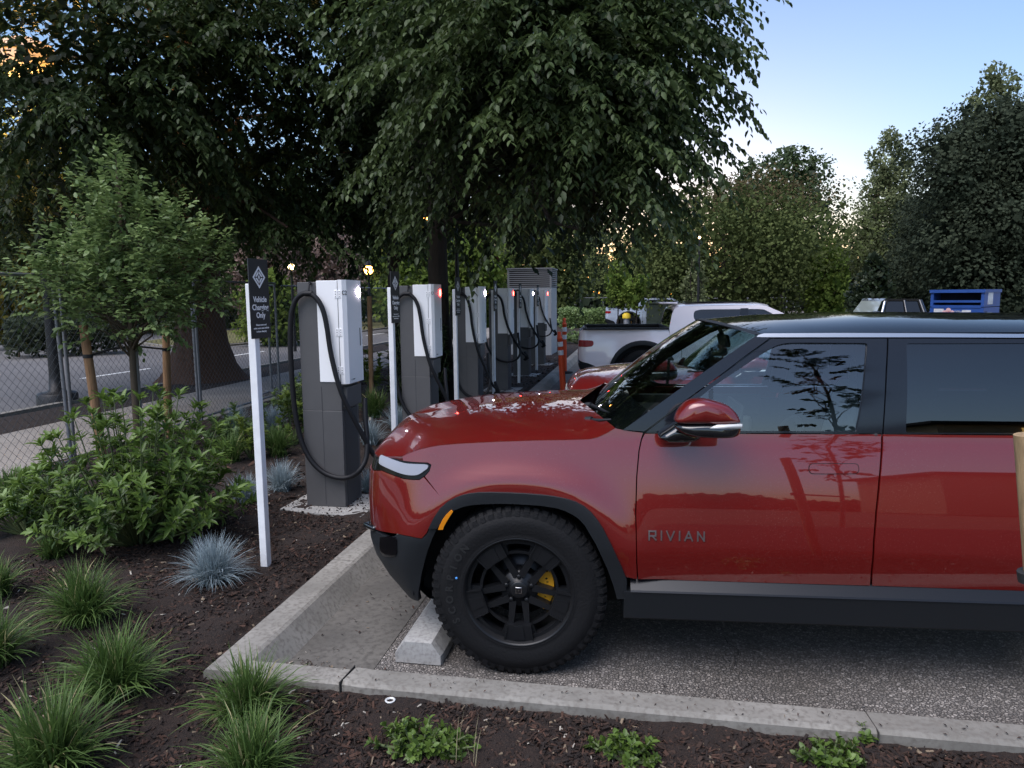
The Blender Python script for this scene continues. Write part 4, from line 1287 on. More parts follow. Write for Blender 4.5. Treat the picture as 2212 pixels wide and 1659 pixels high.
# ---- sign posts
M_POST = mat('white_post', (.80, .81, .83), .45, var=.05, scale=14, bump=.03, bscale=30)
M_SIGNK = mat('sign_black', (.014, .014, .016), .5)
M_SIGNW = mat('sign_white', (.85, .85, .86), .5)
SG_Y = [4.16, 6.66, 9.17, 11.65, 14.15, 16.65]
SG_X = -2.425
slab = ['white sign post with black charging sign nearest the camera', 'white sign post between the first and second chargers', 'white sign post between the second and third chargers', 'white sign post between the third and fourth chargers',
        'white sign post between the fourth and fifth chargers', 'white sign post between the fifth and farthest chargers']
def make_sign():
    t = thing('sign_post', slab[0], 'sign', (SG_X, SG_Y[0], .08), R(0), 'charging signs on white posts')
    mb = MB()
    mb.box((0, 0, .93), (.051, .051, 1.90), None, 0, .004)
    mb.build('post', M_POST, t)
    mb = MB()
    mb.box((.031, .038, 1.785), (.008, .215, .50), None, 0, .003)
    pl = mb.build('sign_plate', M_SIGNK, t)
    F = Matrix.Translation((.0355, .038, 1.785)) @ Matrix.Rotation(math.pi/2, 4, 'Z') @ Matrix.Rotation(math.pi/2, 4, 'X')   # x -> +y, y -> up, z -> +x
    mb = MB()
    def line(txt, y, size, sx=1.0, b=0.0): text_into(mb, txt, size, .0006, F @ Matrix.Translation((0, y, 0)), 0, sx=sx, bold=b)
    line('Vehicle', -.005, .050, 1, .0010); line('Charging', -.055, .050, 1, .0010); line('Only', -.105, .050, 1, .0010)
    mb.build('sign_lettering', M_SIGNW, pl); mb = MB(); line('Please move and', -.165, .0155, 1.1, .0003); line('make room once vehicle', -.186, .0155, 1.1, .0003); line('is done charging', -.207, .0155, 1.1, .0003)
    mb.build('sign_small_print', M_SIGNW, pl)
    mb = MB()
    # compass emblem: a diamond ring split into four brackets around a smaller diamond
    def ring(r0, r1, gap):
        for k in range(4):
            a0 = k*math.pi/2; 
            p0 = Vector((math.cos(a0), math.sin(a0))); p1 = Vector((math.cos(a0+math.pi/2), math.sin(a0+math.pi/2)))
            q = lambda r, t: (p0*(1-t)+p1*t)*r
            poly = [q(r1, gap), q(r1, 1-gap), q(r0, 1-gap), q(r0, gap)]
            mb.prism([(p.x, p.y) for p in poly], 0, .0008, F @ Matrix.Translation((0, .135, 0)))
    ring(.052, .070, .0); 
    ring(.026, .044, .10)
    for a in range(4):
        pass
    mb.prism([(.010, 0), (0, .016), (-.010, 0), (0, -.016)], 0, .0009, F @ Matrix.Translation((0, .135, 0)))
    mb.build('sign_emblem', M_SIGNW, pl)
    return t
s0_ = make_sign(); s0_.rotation_euler.z = R(-3)
for i in range(1, 6):
    c = dup(s0_, loc=(SG_X+(.02 if i == 1 else 0), SG_Y[i], .08), label=slab[i])

# ---- wheel stops
M_STOP = ground_mat('wheel_stop_concrete', (.34, .335, .32), (.44, .43, .41), (.25, .24, .23), 6, 50, .85, .3, .005, 160)
def wheel_stop(x0, y0, length, label):
    mb = MB()
    sec = [(-.125, 0), (-.125, .05), (-.075, .118), (.075, .118), (.125, .05), (.125, 0)]
    vs = []; fs = []
    ys_ = [0, .035, length-.035, length]; ins = [.0, 0, 0, .0]
    for yy, q in zip(ys_, (.96, 1, 1, .96)):
        vs += [(a*q, yy, b*(1 if q == 1 else .97)) for a, b in sec]
    for i in range(3):
        fs += [(i*6+k, i*6+(k+1) % 6, (i+1)*6+(k+1) % 6, (i+1)*6+k) for k in range(6)]
    fs += [tuple(range(6)), tuple(range(18, 24))]
    mb.add(vs, fs, 0)
    for yy in (.45, length-.45): mb.cyl((0, yy, .116), (0, yy, .1195), .016, None, 10, 1)
    o = mb.build('wheel_stop', [M_STOP, M_DARK]); o.location = (x0, y0, .006)
    return tag(o, label, 'wheel stop', 'concrete wheel stops')
wheel_stop(-1.10, 3.285, 1.83, 'pale concrete wheel stop under the nearest red SUV tyre')
wheel_stop(-1.30, 14.3, 1.8, 'low concrete wheel stop beside the orange posts')

# ---- orange flexible posts
M_ORANGE = mat('orange_plastic', (.78, .085, .02), .5)
M_BAND = mat('reflective_band', (.75, .75, .76), .35)
def delineator(loc, h, lean, label):
    t = thing('delineator_post', label, 'traffic post', loc, 0, 'orange delineator posts')
    t.rotation_euler = lean
    mb = MB()
    mb.lathe([(.062, 0), (.058, .3), (.054, h*.55), (.050, h*.6), (.05, h*.88), (.056, h*.885), (.056, h*.90), (.048, h*.905)], 16)
    mb.lathe([(.048, h*.90), (.036, h*.93), (.034, h), (.02, h*1.005), (.001, h*1.005)], 16)
    mb.build('shaft', M_ORANGE, t)
    mb = MB(); mb.lathe([(.20, 0), (.20, .03), (.10, .05), (.062, .052)], 20); mb.build('base', M_DARK, t)
    for z0, z1 in ((.62, .70), (.76, .84)):
        mb = MB(); mb.lathe([(.0555, h*z0), (.0545, h*z1)], 16); mb.build('reflective_band', M_BAND, t)
    return t
delineator(tuple(G(1217, 846, 0)), 1.17, (R(3), R(-3.5), 0), 'orange delineator post in front, leaning left by the second red hood')
delineator((-1.80, 17.0, 0), 1.32, (0, 0, 0), 'taller orange delineator post just behind the leaning one')
delineator(tuple(G(1388, 712, 0)), 1.25, (0, 0, 0), 'distant orange delineator post beside the green utility box')

# ---- timber stake at the right edge, with rubber tie
M_TIMBER = mat('round_timber', (.34, .23, .12), .8, var=.25, scale=10, stretch=(6, 6, .6), bump=.2, bscale=40)
M_STRAP = mat('rubber_tie', (.02, .02, .02), .7)
STK = AT(2218, 938, 2.5)
t = thing('tree_stake', 'round timber stake at the right edge in front of the red SUV', 'stake', (STK.x, STK.y, .03), 0)
STK_H = STK.z-.03
mb = MB()
mb.tube([(.23, 0, -.05), (.115, 0, .6), (0, 0, STK_H)], [.034, .034, .033], 14); mb.build('pole', M_TIMBER, t)
mb = MB(); mb.tube([(.046, 0, .99), (.041, 0, 1.02)], .036, 14); mb.tube([(.03, .0, 1.0), (.25, -.15, 1.0), (.5, -.3, 1.0)], .009, 6); mb.build('tie', M_STRAP, t)

# ---- small irrigation ring in the bark
mb = MB(); mb.lathe([(.021, 0), (.024, .006), (.016, .007), (.015, 0)], 24); 
o = mb.build('irrigation_cap', M_WLENS); p = G(848, 1507, .09); o.location = (p.x, p.y-.03, .092)
tag(o, 'small white irrigation ring in the bark before the front kerb', 'irrigation cap')

def reg_corner(): return random.gauss(-1.66, .12), random.gauss(3.10, .045)
def litter(name, n, reg, z, smin, smax, label, clip=None):
    vs = []; fs = []; mi = []
    for _ in range(n):
        x, y = reg()
        if clip and not clip(x, y): continue
        L = random.uniform(smin, smax); W = L*random.uniform(.15, .5); a = random.uniform(0, 6.3); t_ = random.gauss(0, .4)
        M = Matrix.Translation((x, y, z+random.uniform(.001, .006)+abs(t_)*L*.35)) @ Matrix.Rotation(a, 4, 'Z') @ Matrix.Rotation(t_, 4, 'Y')
        b = len(vs); vs += [tuple(M @ Vector(p)) for p in ((-L/2, 0, 0), (0, -W/2, .002), (L/2, 0, 0), (0, W/2, .002))]
        fs.append((b, b+1, b+2, b+3)); mi.append(random.choices(range(5), weights=[40, 30, 20, 8, 2])[0])
    me = bpy.data.meshes.new(name); me.from_pydata(vs, [], fs)
    for q in CH: me.materials.append(q)
    me.polygons.foreach_set('material_index', mi); me.update()
    o = link_mesh(name, me); tag(o, label, None, None, 'stuff')
litter('bark_litter', 900, reg_corner, .006, .008, .03, 'bark bits drifted into the kerb corner', lambda x, y: x > -1.76 and y > 3.0)
litter('bark_litter', 110, lambda: (random.uniform(-1.75, -1.3), random.uniform(3.0, 6)), .005, .008, .035, 'bark bits on the concrete apron')
litter('bark_litter', 160, lambda: (random.uniform(-1.8, 2.2), random.uniform(2.875, 2.965)), .128, .006, .022, 'bark bits on the front kerb top')
litter('bark_litter', 140, lambda: (random.uniform(-1.25, 2.4), 3.02+abs(random.gauss(0, .12))), .003, .008, .03, 'bark bits on the asphalt edge')
# ---- louvred power cabinet beyond the last charger
M_CABGREY = mat('cabinet_grey', (.52, .52, .53), .5); M_LOUV = mat('louvre_grey', (.42, .41, .41), .5)
t = thing('power_cabinet', 'tall pale louvred cabinet behind the farthest chargers', 'cabinet', (-2.60, 20.9, .1), 0)
mb = MB(); mb.box((-.65, .7, 1.0), (1.3, 1.4, 2.0)); mb.build('housing', M_CABGREY, t)
mb = MB()
for k in range(9):
    z = 2.04+k*.058
    mb.box((-.65, .7, z), (1.32, 1.42, .026))
for x, y in ((-1.28, .02), (-.02, .02), (-.02, 1.38), (-1.28, 1.38)): mb.box((x, y, 2.27), (.05, .05, .54))
mb.box((-.65, .7, 2.25), (1.2, 1.3, .48), None, 1)
mb.box((-.65, .7, 2.555), (1.36, 1.46, .03))
mb.build('louvre', [M_LOUV, M_DARK], t)
# ------------------------------------------------------------------ fences, lamps, bins, far vehicles
M_GALV = mat('galvanised_steel', (.22, .225, .24), .5, metal=.6, var=.1, scale=20)
M_WIRE = mat('fence_wire', (.11, .115, .12), .5, metal=.5)
def fence_panel(p0, p1, h, label, group, pitch=.07, wire=.0016, tilt=0.0, rail=.021, z0=.06, mesh_m=None):
    p0 = Vector((p0[0], p0[1], 0)); p1 = Vector((p1[0], p1[1], 0)); d = p1-p0; L = d.length
    t = thing('chain_link_fence', label, 'fence', (p0.x, p0.y, z0), math.atan2(d.y, d.x), group)
    t.rotation_euler.x = tilt
    mb = MB()
    for x in (0.02, L-.02): mb.tube([(x, 0, -.02), (x, 0, h)], rail, 10)
    for z in (.05, h-.01): mb.tube([(0, 0, z), (L, 0, z)], rail*.85, 8)
    mb.build('frame', M_GALV, t)
    mb = MB(); a = .08; hh = h-.06-.05
    vs = []; fs = []
    k = -hh
    while k < L:
        for sgn in (1, -1):
            x0, x1 = k, k+hh
            z0_, z1_ = 0, hh
            if x0 < 0: z0_ = -x0; x0 = 0
            if x1 > L: z1_ = hh-(x1-L); x1 = L
            if x1-x0 < .02: continue
            za, zb = (z0_, z1_) if sgn > 0 else (hh-z0_, hh-z1_)
            y = .004*sgn; b = len(vs)
            n = Vector((-(zb-za), 0, x1-x0)).normalized()*wire
            for px_, pz in ((x0, za), (x1, zb)):
                vs += [(px_+n.x, y-wire, pz+.06+n.z), (px_-n.x, y-wire, pz+.06-n.z), (px_, y+wire, pz+.06)]
            fs += [(b, b+1, b+4, b+3), (b+1, b+2, b+5, b+4), (b+2, b, b+3, b+5)]
        k += pitch*1.414
    me = bpy.data.meshes.new('wire_mesh'); me.from_pydata(vs, [], fs); me.materials.append(mesh_m or M_WIRE); me.update()
    link_mesh('wire_mesh', me, t)
    return t
FG = 'temporary chain-link fence panels along the pavement'
fence_panel((-6.02, 4.0), (-6.18, 6.72), 2.08, 'chain-link fence panel at the left edge, nearest the camera', FG, tilt=R(-1))
fence_panel((-6.22, 6.78), (-6.42, 9.40), 2.08, 'chain-link fence panel behind the staked young tree', FG)
fence_panel((-6.44, 9.46), (-6.55, 12.05), 2.08, 'chain-link fence panel in front of the thick brown trunk', FG)
fence_panel((-7.12, 12.75), (-7.2, 16.4), 2.06, 'chain-link fence panel just left of the nearest charger', FG, pitch=.075)
fence_panel((-7.2, 16.5), (-7.3, 20.1), 2.06, 'chain-link fence panel seen between the first and second chargers', FG, pitch=.08)
fence_panel((-7.3, 20.2), (-7.4, 27), 2.06, 'chain-link fence panel farthest up the pavement', FG, pitch=.1)
mb = MB()
mb.tube([(-6.3, 12.2, .1), (-7.1, 12.5, .09)], .02, 8); mb.tube([(-6.9, 11.7, .08), (-7.15, 13.4, .08)], .02, 8)
tag(mb.build('steel_stand', M_GALV), 'steel fence foot lying on the pavement between two fence panels', 'fence foot')
# far fence lines beyond the lot
FG2 = 'fence runs at the far side of the lot'
def far_run(Xa, Xb, Yb, h, dist, label, n=5):
    a = AT(Xa, 640, dist); c = AT(Xb, 640, dist*1.02)
    t = thing('rail_fence', label, 'fence', (a.x, a.y, 0), math.atan2(c.y-a.y, c.x-a.x), FG2); L = math.hypot(c.x-a.x, c.y-a.y)
    for i in range(n+1):
        mb = MB(); mb.tube([(L*i/n, 0, 0), (L*i/n, 0, h)], .05, 6); mb.build('post', M_GALV, t)
    for z in (h-.05, .15):
        mb = MB(); mb.tube([(0, 0, z), (L, 0, z)], .03, 6); mb.build('rail', M_GALV, t)
far_run(1205, 1450, 640, 1.7, 52, 'galvanised fence line beyond the clipped hedge')
far_run(1530, 1700, 640, 1.6, 50, 'pale fence line behind the white pickup roof', 4)
fence_panel(AT(1672, 640, 44), AT(1905, 640, 45), 2.3, 'dark mesh fence below the round olive tree', FG2, pitch=.14, wire=.004, z0=0)

# ---- lamps
M_POLE = mat('dark_pole', (.018, .018, .02), .5, metal=.3)
M_LAMPA = emis('lamp_amber', (1.0, .42, .03), .45)
M_LAMPO = emis('lamp_orange', (1.0, .42, .08), 9)
M_LAMPW = emis('lamp_warm', (1.0, .70, .30), 8)
LG = 'lit street lamps'
def pt_light(o, loc, e, col, r=.15):
    l = bpy.data.lights.new('lamp_light', 'POINT'); l.energy = e; l.color = col; l.shadow_soft_size = r
    q = bpy.data.objects.new('lamp_light', l); q.location = loc; COL.objects.link(q); q.parent = o
base = G(125, 865, .05)
hd = AT(62, 135, math.hypot(base.x, base.y)+.05)
t = thing('street_lamp', 'dark post with big amber lantern behind the left tree', 'street lamp', (base.x, base.y, .03), 0, LG)
top = hd-Vector((base.x, base.y, .03))
mb = MB(); mb.lathe([(.33, -.1), (.33, .14), (.30, .17), (.13, .20), (.105, .5), (.095, 2.0), (.075, top.z-.4), (.06, top.z-.3)], 16); mb.build('post', M_POLE, t)
mb = MB(); mb.lathe([(.12, -.42), (.30, -.30), (.42, -.05), (.46, .10), (.40, .26), (.20, .36), (.02, .40)], 24, 0, Matrix.Translation((0, 0, top.z))); mb.build('lantern', M_LAMPA, t)
mb = MB(); mb.lathe([(.47, .09), (.48, .12), (.465, .14)], 24, 0, Matrix.Translation((0, 0, top.z)), closed=True)
for k in range(8):
    a = k*math.pi/4; mb.tube([(.42*math.cos(a), .42*math.sin(a), top.z-.05), (.475*math.cos(a), .475*math.sin(a), top.z+.1), (.2*math.cos(a), .2*math.sin(a), top.z+.37)], .014, 5)
mb.build('lantern_frame', M_POLE, t)
pt_light(t, (0, 0, top.z-.62), 260, (1.0, .55, .14), .3)
def far_lamp(X, Y, dist, r, m, label, arm=0.0):
    p = AT(X, Y, dist)
    t = thing('street_lamp', label, 'street lamp', (p.x, p.y, 0), 0, LG)
    mb = MB(); mb.tube([(arm, 0, 0), (arm, 0, p.z-.05)], [.06, .04], 8)
    if arm: mb.tube([(arm, 0, p.z-.05), (arm*.4, 0, p.z+.2), (0, 0, p.z+.16)], .045, 6)
    mb.build('post', M_POLE, t)
    mb = MB(); mb.lathe([(.03, r*2.1), (r*.7, r*1.1), (r*.8, r*.85), (r*.6, r*.8)], 14, 0, Matrix.Translation((0, 0, p.z))); mb.build('lamp_shade', M_POLE, t)
    mb = MB(); mb.sphere((0, 0, p.z), r, 8); mb.build('bulb', m, t)
    return t
far_lamp(796, 583, 24, .15, M_LAMPO, 'orange street lamp shining just right of the nearest charger')
far_lamp(922, 468, 17, .085, M_LAMPO, 'orange street lamp highest up, under the canopy at centre', .7)
far_lamp(629, 576, 26, .11, M_LAMPW, 'small warm lamp in front of the pinkish brown tree')
far_lamp(1511, 513, 29, .05, M_LAMPW, 'small lamp glowing inside the round olive tree')
far_lamp(853, 578, 27, .045, M_LAMPW, 'tiny warm lamp between the second sign and second charger')

# ---- utility box, hedge post, yellow hydrant
M_GBOX = mat('utility_green', (.045, .062, .045), .55)
a = G(1396, 716, 0); c = G(1462, 716, 0)
t = thing('utility_box', 'dark green utility box behind the white pickup bed', 'utility box', ((a.x+c.x)/2, a.y+.8, 0), 0)
w_ = (c-a).length; mb = MB(); mb.box((0, 0, .70), (w_, 1.6, 1.4), None, 0, .03); mb.build('case', M_GBOX, t); mb = MB(); mb.box((0, 0, 1.42), (w_+.1, 1.7, .06), None, 0, .02); mb.build('lid', M_GBOX, t)
M_YELP = mat('yellow_paint', (.75, .52, .03), .5)
p = G(1353, 724, 0)
t = thing('bollard', 'yellow topped bollard behind the white pickup bed', 'bollard', (p.x, p.y, 0), 0)
mb = MB(); mb.lathe([(.14, 0), (.14, .75), (.12, .80)], 14); mb.build('shaft', M_GALV, t)
mb = MB(); mb.lathe([(.19, .78), (.19, .95), (.10, 1.02), (.001, 1.03)], 14); mb.build('cap', M_YELP, t)

# ---- donation bin
M_BIN = mat('bin_blue', (.020, .075, .30), .45, var=.12, scale=3)
M_BIND = mat('bin_shadow', (.012, .022, .06), .8)  # recess shade put into a darker blue, used on the slot too
M_PAPER = mat('paper_sticker', (.62, .63, .66), .7, var=.15, scale=12); M_YST = mat('yellow_sticker', (.75, .50, .06), .6); M_RST = mat('red_sticker', (.42, .05, .05), .6)
D = 19.0
L0 = AT(2003, 760, D); R0 = AT(2118, 760, D*.985); Rr = AT(2148, 760, D*1.04)
zt = AT(2060, 629, D).z
dv = R0-L0; dv.z = 0; wB = dv.length
t = thing('donation_bin', 'blue steel donation bin with stickers, far right beyond the SUV roof', 'donation bin', (L0.x, L0.y, 0), math.atan2(dv.y, dv.x))
s = lambda X: (X-2003)/115*wB
zz = lambda Y: AT(2060, Y, D).z
dep = 1.25
mb = MB(); mb.box((wB/2, dep/2, zz(664)/2), (wB, dep, zz(664))); mb.box((wB-.03, dep/2, zz(645)), (.06, dep, zt-zz(664)));
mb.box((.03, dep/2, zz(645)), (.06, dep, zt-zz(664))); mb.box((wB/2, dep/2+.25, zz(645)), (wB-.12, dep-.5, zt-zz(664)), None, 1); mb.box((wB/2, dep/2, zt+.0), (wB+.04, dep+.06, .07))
mb.box((wB/2, .22, zz(651)), (wB-.12, .42, .05)); mb.box((wB/2, .015, zz(662)), (wB-.1, .05, .06))
mb.build('case', [M_BIN, M_BIND], t)
for c_, d_ in (((s(2023), -.006, zz(675)), (.20, .01, .17)), ((s(2083), -.006, zz(676)), (.17, .01, .14)), ((wB+.006, .45, zz(645)), (.01, .36, .26))):
    mb = MB(); mb.box(c_, d_); mb.build('paper_sticker', M_PAPER, t)
mb = MB(); mb.box((s(2016), -.008, zz(687)), (.14, .01, .12)); mb.build('yellow_sticker', M_YST, t)
mb = MB(); mb.box((s(2086), -.008, zz(688)), (.26, .01, .08)); mb.build('red_sticker', M_RST, t)
mb = MB()
cx0, cz0 = s(2044), zz(677)
for k in range(5):
    a = math.pi/2+k*2*math.pi/5
    mb.cyl((cx0+.075*math.cos(a), -.012, cz0+.075*math.sin(a)), (cx0+.075*math.cos(a), 0, cz0+.075*math.sin(a)), .05, None, 12)
mb.cyl((cx0, -.012, cz0), (cx0, 0, cz0), .07, None, 12)
mb.build('flower_emblem', mat('emblem_pink', (.75, .45, .45), .6), t)
mb = MB(); mb.cyl((cx0, -.016, cz0), (cx0, -.011, cz0), .045, None, 5); mb.build('emblem_centre', mat('emblem_red', (.55, .10, .10), .6), t)
Ft = Matrix.Rotation(math.pi/2, 4, 'X')
mb = MB()
text_into(mb, 'CLOTHES', .085, .004, Matrix.Translation((s(2064), -.008, zz(674))) @ Ft, 0, sx=.95); text_into(mb, '& SHOES', .06, .004, Matrix.Translation((s(2064), -.008, zz(679.5))) @ Ft, 0); text_into(mb, 'DONATIONS', .055, .004, Matrix.Translation((s(2064), -.008, zz(686))) @ Ft, 0)
mb.build('lettering', M_PAPER, t)
mb = MB(); mb.box((wB+.004, .18, zz(682)), (.012, .16, .2)); mb.build('side_slot', M_BIND, t)
# ------------------------------------------------------------------ lower red car in the next bay, stood in by a shrunken SUV copy
red_car2 = dup(suv, loc=(.08, 4.236+2.95, 0), rz=R(4.0), label='second red car, a shrunken SUV copy parked beyond the nearest one, only its hood and windows in view')

red_car2.scale = (.95, .95, .95)
# ------------------------------------------------------------------ pickups, tail towards the chargers
M_WHITEP = paint_mat('led_pink_white', (.88, .80, .83), metal=0.0, rough=.35)  # pink of the red charger lights is mixed into this white
M_CABGL = glass_mat('cab_glass', (.015, .017, .02), fres=1.7)
M_BLUEP = paint_mat('pale_blue_paint', (.48, .55, .68), metal=.1, rough=.35)
TT = [(.15, -10), (.55, -8), (.68, -3), (.72, 2), (.9, 5), (1.05, 8), (1.2, 11), (1.27, 12), (1.4, 14), (1.6, 20), (1.75, 30), (1.85, 45)]
UT = [(.3, -.9), (.45, -1.13), (.55, -1.17), (.75, -1.18), (1.0, -1.17), (1.2, -1.15), (1.3, -1.12), (1.9, -1.1)]
def pickup(loc, rz, paint, label, detail=True):
    """rear axle at 0, tail towards -x, cab towards +x, near flank -y"""
    T = Body(TT, UT, -1.02, .80, .22, .985, loc, rz, (0.0, 3.45))
    r = thing('pickup_truck', label, 'pickup truck', loc, rz, 'pickups backed into the bays')
    arch = [(.62*math.cos(a)*1.0, .43+.57*math.sin(a)*(1.04 if .5 < a < 2.6 else 1)) for a in np.linspace(R(-12), R(192), 26)]
    BR = 1.245
    bed = [(.46, BR), (-1.02, BR), (-1.12, BR-.01), (-1.22, BR-.05), (-1.23, .66), (-1.0, .60), (-.74, .50), (-.64, .36)] + [p for p in arch[::-1] if p[1] > .34] + [(.64, .36), (.70, .36), (.70, 1.02), (.49, 1.12)]
    panel(T, 'bed_side', bed, paint, r, h=.06)
    cabo = [(.49, BR), (.49, 1.13), (.71, 1.03), (.71, .36), (2.83, .36), (2.83, 1.20)]
    panel(T, 'cab_side', [(.48, BR+.005)]+cabo[1:5]+[(2.83, 1.22), (.74, 1.22)], paint, r, h=.07)
    # upper cab with window openings
    up = [(.48, BR+.01), (.53, 1.50), (.58, 1.60), (.70, 1.645), (2.08, 1.66), (2.22, 1.64), (2.90, 1.32), (2.90, 1.225), (.50, 1.225)]
    g1 = [(1.00, 1.575), (.93, 1.55), (.915, 1.47), (.93, 1.40), (1.02, 1.32), (1.18, 1.25), (1.30, 1.24), (1.74, 1.24), (1.77, 1.24), (1.77, 1.27), (1.77, 1.56), (1.77, 1.585), (1.74, 1.585), (1.08, 1.585)]
    g2 = [(1.91, 1.585), (1.88, 1.585), (1.88, 1.56), (1.88, 1.27), (1.88, 1.24), (1.92, 1.24), (2.66, 1.24), (2.70, 1.27), (2.22, 1.555), (2.14, 1.585)]
    panel(T, 'cab_frame', up, paint, r, holes=[g1, g2], h=.06)
    panel(T, 'rear_window', g1, M_CABGL, r, off=-.006, h=.1, thick=0); panel(T, 'side_window', g2, M_CABGL, r, off=-.006, h=.1, thick=0)
    panel(T, 'window_pillar', [(1.755, 1.235), (1.895, 1.235), (1.895, 1.60), (1.755, 1.60)], M_PILLAR, r, off=.003, h=.1, thick=.01)
    # hood stretch, roof, glass
    fe = [(2.9, .36), (2.9, 1.22), (3.75, 1.225), (4.3, 1.18), (4.3, .5), (4.08, .5)]+[(p[0]+3.45, p[1]) for p in arch if p[1] > .45 and True]+[(2.83, .36)]
    mb = MB()
    for sg in (1, -1):
        f = [T.P(u, v) for u, v in ((1.0, BR), (-1.05, BR))]
    mb = MB(); mb.box((3.35, 0, .80), (1.9, 1.86, .78), None, 0, .08); mb.build('hood', paint, r)
    A = [T.P(u, z) for u, z in ((.56, 1.545), (.60, 1.605), (.74, 1.649), (1.24, 1.656), (1.64, 1.661), (2.10, 1.661), (2.26, 1.638))]
    Bc = [Vector((u, 0, z)) for u, z in ((.56, 1.58), (.60, 1.645), (.74, 1.69), (1.24, 1.705), (1.64, 1.71), (2.10, 1.705), (2.22, 1.685))]
    loft('roof', A, Bc, lambda q: 1-(1-q)**3, paint, r, nr=8)
    mb = MB(); mb.box((1.40, 0, 1.714), (1.2, 1.05, .012), None, 0, .004); mb.build('roof_glass', M_ROOF, r)
    mb = MB(); wv = T.W(1.3); mb.add([(.49, -wv+.03, 1.26), (.49, wv-.03, 1.26), (.55, .70, 1.56), (.55, -.70, 1.56)], [(0, 1, 2, 3)], 0); mb.build('back_window', M_PRIV, r)
    mb = MB(); mb.add([(2.24, -.70, 1.645), (2.24, .70, 1.645), (2.95, .80, 1.24), (2.95, -.80, 1.24)], [(0, 1, 2, 3)], 0); mb.build('windscreen', M_WS, r)
    for sg in (1, -1):
        mb = MB()
        w1 = T.W(BR)
        mb.sweep([(0, -.02), (0, .012), (.07, .012), (.07, -.02)], [(-1.10, -sg*(w1-.035), BR), (.47, -sg*(w1-.035), BR)], 0)
        mb.build('bed_rail', M_TRIM, r)
    mb = MB(); mb.box((-.3, 0, .62), (1.5, 1.6, .06)); mb.box((-.3, .79, .93), (1.5, .03, .6)); mb.box((-.3, -.79, .93), (1.5, .03, .6)); mb.box((.46, 0, .9), (.04, 1.7, .7)); mb.box((-1.08, 0, .9), (.03, 1.6, .6))
    mb.box((1.5, 0, .6), (4.6, 1.5, .5)); mb.build('bed_liner', M_DARK, r)
    # tailgate, bumper, lamps
    tg = [(T.uc-T.L+.06, 1.20), (T.uc-T.L+.06, .66), (T.uc-T.L-T.wc, .66), (T.uc-T.L-T.wc, 1.20)]
    panel(T, 'tailgate', tg, paint, r, h=.1, join=True, off=.003)
    panel(T, 'tail_lamp', [(-.93, 1.03), (-1.26, 1.03), (-1.28, .95), (-1.26, .905), (-.95, .905), (-.90, .94), (-.90, 1.0)], M_TAIL, r, off=.006, h=.03, smooth=1)
    bo = [(-.66, .36), (-.76, .50), (-1.01, .59), (T.uc-T.L-T.wc, .64), (T.uc-T.L-T.wc, .36)]
    panel(T, 'rear_bumper', bo, M_TRIM, r, off=.012, h=.07, join=True)
    ai = [(.555*math.cos(a), .43+.515*math.sin(a)) for a in np.linspace(R(-12), R(192), 26)]
    panel(T, 'arch_trim', ai+arch[::-1], M_TRIM, r, off=.016, thick=.08, h=.05)
    panel(T, 'arch_trim', [(a+3.45, b) for a, b in ai+arch[::-1]], M_TRIM, r, off=.016, thick=.08, h=.05)
    mb = MB()
    for u0 in (0, 3.45):
        for sg in (-1, 1): mb.box((u0, sg*.64, .55), (1.1, .05, .75))
    mb.box((1.7, 0, .34), (2.2, 1.85, .12)); mb.build('underbody', M_DARK, r)
    for y in (-.38, .38):
        mb = MB(); mb.box((1.2, y, 1.05), (.16, .48, .7), None, 0, .05); mb.box((2.05, y, 1.05), (.16, .48, .7), None, 0, .05); mb.box((2.08, y, 1.42), (.1, .26, .18), None, 0, .04)
        mb.build('seat', M_DASH, r)
    for u0 in (0, 3.45):
        make_wheel(r, (u0, -.8425, .428), -1, False)
        make_wheel(r, (u0, .8425, .428), 1, False)
    return r
pk = pickup((-.02, 14.25, 0), R(3.5), M_WHITEP, 'white pickup backed in beyond the red cars, tail lamp towards the chargers')
mb = MB(); mb.box((.50, 0, 1.70), (.34, 1.0, .035), None, 0, .012); o = mb.build('roof_spoiler', M_WHITEP, pk)
pc = AT(1357, 690, 38)
pk2 = dup(pk, loc=(pc.x, pc.y, 0), rz=R(2), label='far pale blue pickup half hidden behind the green utility box')
for ch in kids(pk2):
    if ch.type == 'MESH' and ch.data.materials and ch.data.materials[0] == M_WHITEP:
        ch.data = ch.data.copy(); ch.data.materials[0] = M_BLUEP
# ------------------------------------------------------------------ dark car at far right: only its glasshouse clears the red roof
M_BLACKP = paint_mat('black_paint', (.012, .012, .014), metal=.2, rough=.3)
D = 17.0
pL = AT(1885, 678, D); pR = AT(2006, 678, D*1.02)
dv = pR-pL; Lc = math.hypot(dv.x, dv.y)
t = thing('parked_car', 'dark SUV with glare coloured windscreen parked left of the blue bin', 'SUV', (pL.x, pL.y, 0), math.atan2(dv.y, dv.x))
zr = AT(1930, 645, D).z; zb_ = AT(1930, 681, D).z
def gh(name, pts, y0, y1, m, inset=0.0):
    mb = MB(); n_ = len(pts)
    vs = [(x, y0+(inset if z > zb_+.15 else 0), z) for x, z in pts]+[(x, y1-(inset if z > zb_+.15 else 0), z) for x, z in pts]
    mb.add(vs, [tuple(range(n_))[::-1], tuple(range(n_, 2*n_))]+[(i, (i+1) % n_, n_+(i+1) % n_, n_+i) for i in range(n_)], 0, False)
    return mb.build(name, m, t)
k = Lc/138.0; X = lambda px: (px-1868)*k
zz = lambda Y: AT(1930, Y, D).z
gh('body', [(-1.2, .35), (-1.25, .9), (-1.0, zb_-.12), (X(1875), zb_), (X(2003), zb_), (X(2006)+.5, zb_-.02), (X(2006)+.55, .4)], 0, 1.85, M_BLACKP)
